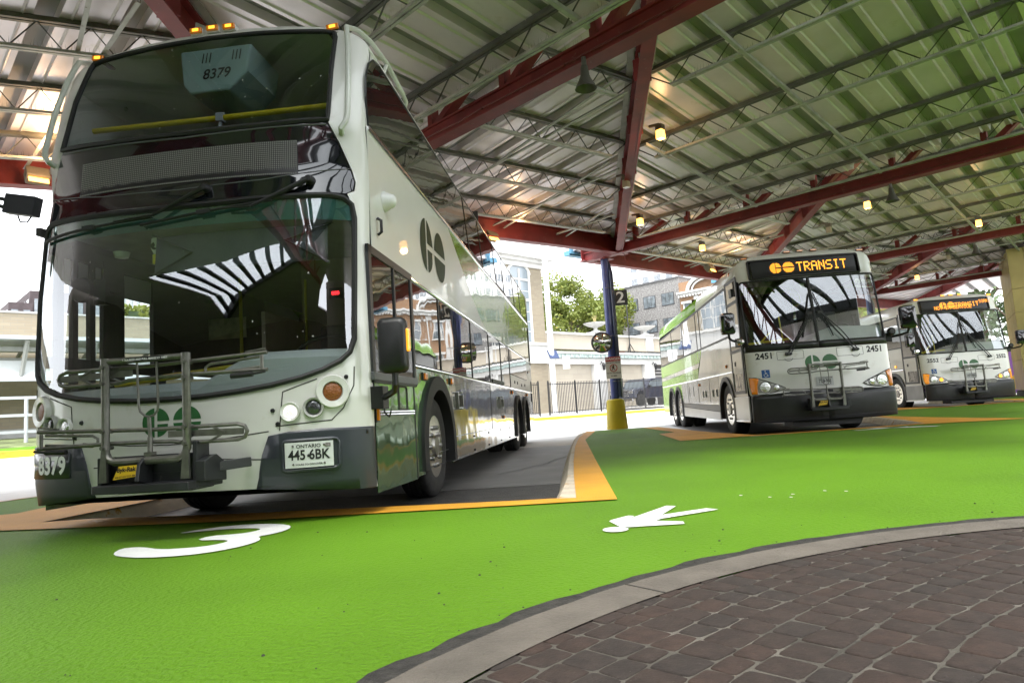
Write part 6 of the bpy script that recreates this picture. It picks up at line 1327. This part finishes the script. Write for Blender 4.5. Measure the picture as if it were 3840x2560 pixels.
for t in (-29.85, -27.95): tbox(mb, t - .15, t + .15, -.24, -.05, 3.5, 9.6); tbox(mb, t - .24, t + .24, -.3, -.05, 9.4, 9.75)
parts(mb, 'pilaster', TRIM, bb, shift=sh, sharp=0)
# far blocks
def block(name, label, s0, s1, t0, t1, z1, mat, rows, cols, face='s', cat='building', wmat=None, pent=None):
    b = thing(name, label, cat, W((s0 + s1) / 2, (t0 + t1) / 2, 0)); sh = b.location
    mb = MB(); P = [W(s, t, z) for s in (s0, s1) for t in (t0, t1) for z in (0, z1)]; mb.add(P, [(0, 1, 3, 2), (4, 6, 7, 5), (0, 4, 5, 1), (2, 3, 7, 6), (0, 2, 6, 4), (1, 5, 7, 3)]); mb.obj('wall', mat, b, shift=sh, sharp=0)
    if pent: mb = MB(); P = [W(s, t, z) for s in (s0 + pent[0], s1 - pent[0]) for t in (t0 + pent[0], t1 - pent[0]) for z in (z1, z1 + pent[1])]; mb.add(P, [(0, 1, 3, 2), (4, 6, 7, 5), (0, 4, 5, 1), (2, 3, 7, 6), (0, 2, 6, 4), (1, 5, 7, 3)]); mb.obj('penthouse', mat, b, shift=sh, sharp=0)
    mb = MB(); mp = MB()
    for r in range(rows):
        z = z1 - (r + 1) * 3.0 + .6
        if z < 1: break
        for f_ in ('s', 't'):
            n_ = cols if f_ == 's' else max(2, int(cols * (t1 - t0) / (s1 - s0)))
            for c in range(n_):
                if f_ == 's': a = s0 + (s1 - s0) * (c + .22) / n_; e = s0 + (s1 - s0) * (c + .78) / n_; q = [W(a, t0 - .04, z), W(e, t0 - .04, z), W(e, t0 - .04, z + 1.6), W(a, t0 - .04, z + 1.6)]; q2 = [W(a, t1 + .04, z), W(e, t1 + .04, z), W(e, t1 + .04, z + 1.6), W(a, t1 + .04, z + 1.6)]; mb.poly(q2)
                else: a = t0 + (t1 - t0) * (c + .22) / n_; e = t0 + (t1 - t0) * (c + .78) / n_; q = [W(s0 - .04, a, z), W(s0 - .04, e, z), W(s0 - .04, e, z + 1.6), W(s0 - .04, a, z + 1.6)]; mb.poly(q)
    ws_ = pieces(mb); [q.obj('window', wmat or M('office_glass', (.13, .15, .17), .08, spec=1.), b, shift=sh, sharp=0) for q in ws_[:100]]; rest = MB()
    for q in ws_[100:]: rest.add(q.v, q.f)
    if rest.v: tag(rest.obj('windows', wmat or M('office_glass', (.13, .15, .17), .08, spec=1.), b, shift=sh, sharp=0), kind='stuff')
    return b
WHC = M('white_concrete', (.62, .62, .61), .8, noise=(1, .08)); DBR = M('dark_brown_brick', (.055, .042, .045), .85, noise=(2, .25)); RBR = M('red_brick_far', (.28, .11, .07), .85, noise=(2, .2))
block('apartment_tower', 'white apartment tower with balconies far behind the office block', 118, 150, -82, -60, 30.5, WHC, 7, 12, pent=(5, 3))
block('brick_block', 'low red brown brick block beyond the dark tree', 100, 114, -82, -76, 18.0, RBR, 2, 5)
block('dark_brick_tower', 'dark brown brick tower on the skyline above the buff wall', 15.0, 26, -104, -90, 17.6, DBR, 3, 6, pent=(.0, .1))
block('dark_brick_block', 'lower dark brown brick block beside the dark brick tower', 13.0, 15.2, -100, -89.5, 16.2, DBR, 2, 2)
block('pale_apartment_block', 'pale apartment block seen through the windscreen of the double decker', 18.2, 34, -72, -60, 14.5, WHC, 4, 8)
block('red_brick_house', 'dark red brick building behind the far blue column', 66, 74, -24, -15, 9.5, RBR, 3, 5)
hs = thing('house_roof', 'small grey pitched roof house beside the office block', 'house', W(60, -42, 0)); mb = MB(); mb.box((0, 0, 3.8), (5, 6, 7.6), R_(45)); mb.obj('wall', RBR, hs, sharp=0); mb = MB(); mb.prism([Matrix.Rotation(R_(45), 3, 'Z') @ Vector((x, -3.3, z)) for x, z in [(-2.9, 7.6), (2.9, 7.6), (0, 9.6)]], Matrix.Rotation(R_(45), 3, 'Z') @ Vector((0, 6.6, 0))); mb.obj('roof', M('roof_grey', (.12, .12, .13), .8, noise=(3, .2)), hs, sharp=0)
# gold panelled kiosk at the right edge
kb = thing('gold_panel_building', 'gold metal panelled building corner beside the far coach', 'building', (17.85, 24, HP), R_(-32)); GOLD = M('gold_metal_panel', (.38, .31, .12), .42, .55, noise=(.6, .25), rnoise=.1)
mb = MB()
zz = [.35, 1.46, 2.29, 3.12, 3.95, 5.4]
for a, b in zip(zz, zz[1:]):
    for x0, x1 in ((0, .46), (.475, 6)):
        if x0 > .4 and a > .8 and a < 3.5: mb.box((3.6, 2, (a + b) / 2 - HP), (4.8, 4, b - a - .012)); continue
        mb.box(((x0 + x1) / 2, 2, (a + b) / 2 - HP), (x1 - x0, 4, b - a - .012))
mb.obj('wall_panel', GOLD, kb, bevel=.004)
mb = MB(); mb.box((3.2, 2.05, 2.6), (5.9, 3.9, 5.1)); mb.box((3, 2, .1), (6, 3.9, .2)); mb.obj('inner_wall', DARKI, kb); mb = MB(); mb.box((.84, .08, 2.35), (.70, .02, 3.0)); mb.obj('window', GLB, kb); mb = MB(); mb.box((.50, .04, 2.35), (.05, .06, 3.1)); parts(mb, 'window_frame', AL, kb)
# purple mural hoarding between coach and kiosk
mu = thing('mural_hoarding', 'bright purple and orange mural hoarding behind the far coach', 'hoarding', (23.6, 33.4, .1), R_(-35)); mb = MB(); mb.box((0, 0, 1.05), (7, .06, 2.1)); mb.obj('board', M('mural_purple', (.33, .14, .50), .6, noise=(.5, .3)), mu, sharp=0)
mb = MB()
for pts, mi in (([(-3.4, 1.5), (-1.5, 1.4), (.5, 1.9), (.5, 2.05), (-3.4, 2.05)], 0), ([(-2.6, .4), (-2.2, 1.2), (-1.9, 1.2), (-1.4, .3)], 1), ([(-2.35, 1.2), (-2.5, .6), (-1.6, .6), (-1.75, 1.2)], 2), ([(-2.2, 1.25), (-1.9, 1.25), (-1.85, 1.55), (-2.2, 1.55)], 3), ([(.2, .2), (1.5, .2), (1.0, 1.6)], 0)): mb.poly([(x, -.035 - .004 * mi, z) for x, z in pts], mi)
mb.obj('painted_shapes', [M('mural_yellow', (.70, .45, .05), .6), M('mural_orange', (.60, .18, .03), .6), M('mural_white', (.7, .7, .72), .6), M('mural_dark', (.05, .03, .06), .6)], mu, sharp=0)
tag(MB().tube([(24.2, 36, 0), (24.2, 36, 10)], .16, 14).obj('white_pole', M('white_metal_paint', (.72, .73, .74), .5)), 'tall white pole behind the roof of the far coach', 'pole')
tag(MB().bar((19.0, 33.5, 3.95), (24.0, 38.5, 5.0), .18, .18).obj('yellow_beam', M('yellow_beam', (.6, .46, .08), .5)), 'pale yellow sloping beam behind the far coach', 'beam')
# terminal walls added out of view, sized to block sky in the windscreens
mb = MB()
for sa, sb, zt in ((-3, 3, 6.45), (3, 45, 2.0)):
    P = [W(s, t, z) for s in (sa + .01, sb) for t in (9.25, 16) for z in (HP + .002, zt)]; mb.add(P, [(0, 1, 3, 2), (4, 6, 7, 5), (0, 4, 5, 1), (2, 3, 7, 6), (0, 2, 6, 4), (1, 5, 7, 3)])
P = [(x, y, z) for x in (-18, 10) for y in (-18, -13.5) for z in (HP + .002, 6.2)]; mb.add(P, [(0, 1, 3, 2), (4, 6, 7, 5), (0, 4, 5, 1), (2, 3, 7, 6), (0, 2, 6, 4), (1, 5, 7, 3)]); P = [(x, y, z) for x in (-19, -16.5) for y in (-13.5, 1) for z in (HP + .002, 6.2)]; mb.add(P, [(0, 1, 3, 2), (4, 6, 7, 5), (0, 4, 5, 1), (2, 3, 7, 6), (0, 2, 6, 4), (1, 5, 7, 3)])
tag(mb.obj('unseen_terminal_wall', M('terminal_brown', (.20, .17, .145), .8, noise=(2, .2))), 'dark terminal walls added out of view to darken the windscreen reflections', 'building')
# ------------------------------------------------------------------ trees
def leaf_mat(name, c1, c2, c3=None):
    if name in MATS: return MATS[name]
    m = bpy.data.materials.new(name); m.use_nodes = True; MATS[name] = m; n = m.node_tree.nodes; L = m.node_tree.links; p = n['Principled BSDF']; p.inputs['Roughness'].default_value = .6
    t = n.new('ShaderNodeTexNoise'); t.inputs['Scale'].default_value = 1.1; t.inputs['Detail'].default_value = 5; t.inputs['Roughness'].default_value = .8; tc = n.new('ShaderNodeTexCoord'); L.new(tc.outputs['Object'], t.inputs['Vector'])
    r = n.new('ShaderNodeValToRGB'); e = r.color_ramp.elements; e[0].position = .35; e[1].position = .62; e[0].color = (*c1, 1); e[1].color = (*c2, 1)
    if c3: x = e.new(.72); x.color = (*c3, 1)
    L.new(t.outputs['Fac'], r.inputs['Fac']); L.new(r.outputs['Color'], p.inputs['Base Color'])
    p.inputs['Subsurface Weight'].default_value = 0
    tr = n.new('ShaderNodeBsdfTranslucent'); L.new(r.outputs['Color'], tr.inputs['Color']); mx = n.new('ShaderNodeMixShader'); mx.inputs['Fac'].default_value = .35; o = n['Material Output']; L.new(p.outputs[0], mx.inputs[1]); L.new(tr.outputs[0], mx.inputs[2]); L.new(mx.outputs[0], o.inputs['Surface'])
    return m
BARK = M('bark', (.10, .075, .055), .9, noise=(6, .3))
def tree(label, base, h, rad, crown_z, nleaf, size, mat, seed=1, squash=.85, nclump=60, group=None):
    rr = random.Random(seed); t = thing('tree', label, 'tree', base, group=group); tips = []
    mb = MB(); mb.tube([(0, 0, 0), (.05 * h * .1, .02, h * .25), (.0, .1, h * .5), (.1, 0, h * .8)], [h * .028, h * .022, h * .016, h * .006], 10)
    clumps = []
    for k in range(nclump):
        while True:
            x, y, z = rr.uniform(-1, 1), rr.uniform(-1, 1), rr.uniform(-1, 1); d = math.sqrt(x * x + y * y + z * z)
            if .45 < d < 1: break
        c = Vector((x * rad, y * rad, crown_z + z * rad * squash)); clumps.append((c, rr.uniform(.16, .30) * rad))
        if k % 3 == 0: mb.tube([(0, 0, h * .3 + .2 * h * rr.random()), tuple(Vector((x * rad * .4, y * rad * .4, crown_z + z * rad * .3 - .1 * rad))), tuple(c)], [h * .010, h * .006, h * .002], 5)
    mb.obj('trunk', BARK, t)
    mb = MB()
    for k in range(nleaf):
        c, r = rr.choice(clumps); v = Vector((rr.gauss(0, 1), rr.gauss(0, 1), rr.gauss(0, .8))); v = v.normalized() * r * rr.random() ** .4; p = c + v; s_ = size * rr.uniform(.6, 1.3)
        a = Vector((rr.gauss(0, 1), rr.gauss(0, 1), rr.gauss(0, .6))).normalized(); b = a.cross(Vector((rr.gauss(0, 1), rr.gauss(0, 1), rr.gauss(0, 1)))).normalized() * s_ * .55; a = a * s_
        mb.add([p - a * .5, p + b * .5, p + a * .6, p - b * .5], [(0, 1, 2, 3)])
    mb.obj('crown', mat, t, sharp=0)
    return t
LF1 = leaf_mat('leaf_autumn_green', (.12, .17, .035), (.22, .25, .05), (.50, .27, .07)); LF2 = leaf_mat('leaf_dark', (.018, .020, .014), (.03, .022, .02)); LF3 = leaf_mat('leaf_green', (.06, .10, .045), (.12, .17, .075)); LF4 = leaf_mat('leaf_yellow_green', (.17, .23, .04), (.30, .30, .07))
tree('large green tree with orange tinted leaves behind the pale wall', W(45.4, -38, 0), 12, 5.1, 7.7, 40000, .29, LF1, 2)
tree('small dark purple leaved tree right of the large green tree', W(54.5, -42, 0), 11, 2.4, 8.4, 3500, .3, LF2, 5)
tree('large grey green tree behind the far coach and gold building', (36, 52, 0), 14, 6.5, 8.5, 9000, .42, LF3, 8, nclump=70)
tree('yellow green tree behind the roof of the far coach', (27, 50, 0), 9, 3.6, 6.2, 4500, .34, LF4, 11, group=None)
tree('bushy yellow green tree left of the far coach sign', (22.5, 47, 0), 8.5, 3.2, 5.8, 3500, .34, LF4, 13)
tree('smaller green tree hidden behind the gold building', (42, 46, 0), 12, 5.0, 7.5, 6000, .4, LF3, 17)
hd = thing('hedge', 'clipped green hedge along the top of the buff wall', 'hedge', W(11, -29.4, 5.2)); mb = MB(); rr = random.Random(4)
for k in range(2600):
    p = W(rr.uniform(-3.5, 4.0), rr.uniform(-.3, .3), 0) + Vector((0, 0, rr.uniform(0, .75))); a = Vector((rr.gauss(0, 1), rr.gauss(0, 1), rr.gauss(0, 1))).normalized() * .11; b = a.cross(Vector((rr.gauss(0, 1), rr.gauss(0, 1), rr.gauss(0, 1)))).normalized() * .07; mb.add([p - a, p + b, p + a, p - b], [(0, 1, 2, 3)])
mb.obj('foliage', LF4, hd, sharp=0)
mb = MB(); wbox(mb, 7.4, 15, 29.2, 29.6, 4.9, 5.7); mb.obj('stems', LF3, hd, shift=hd.location, sharp=0)
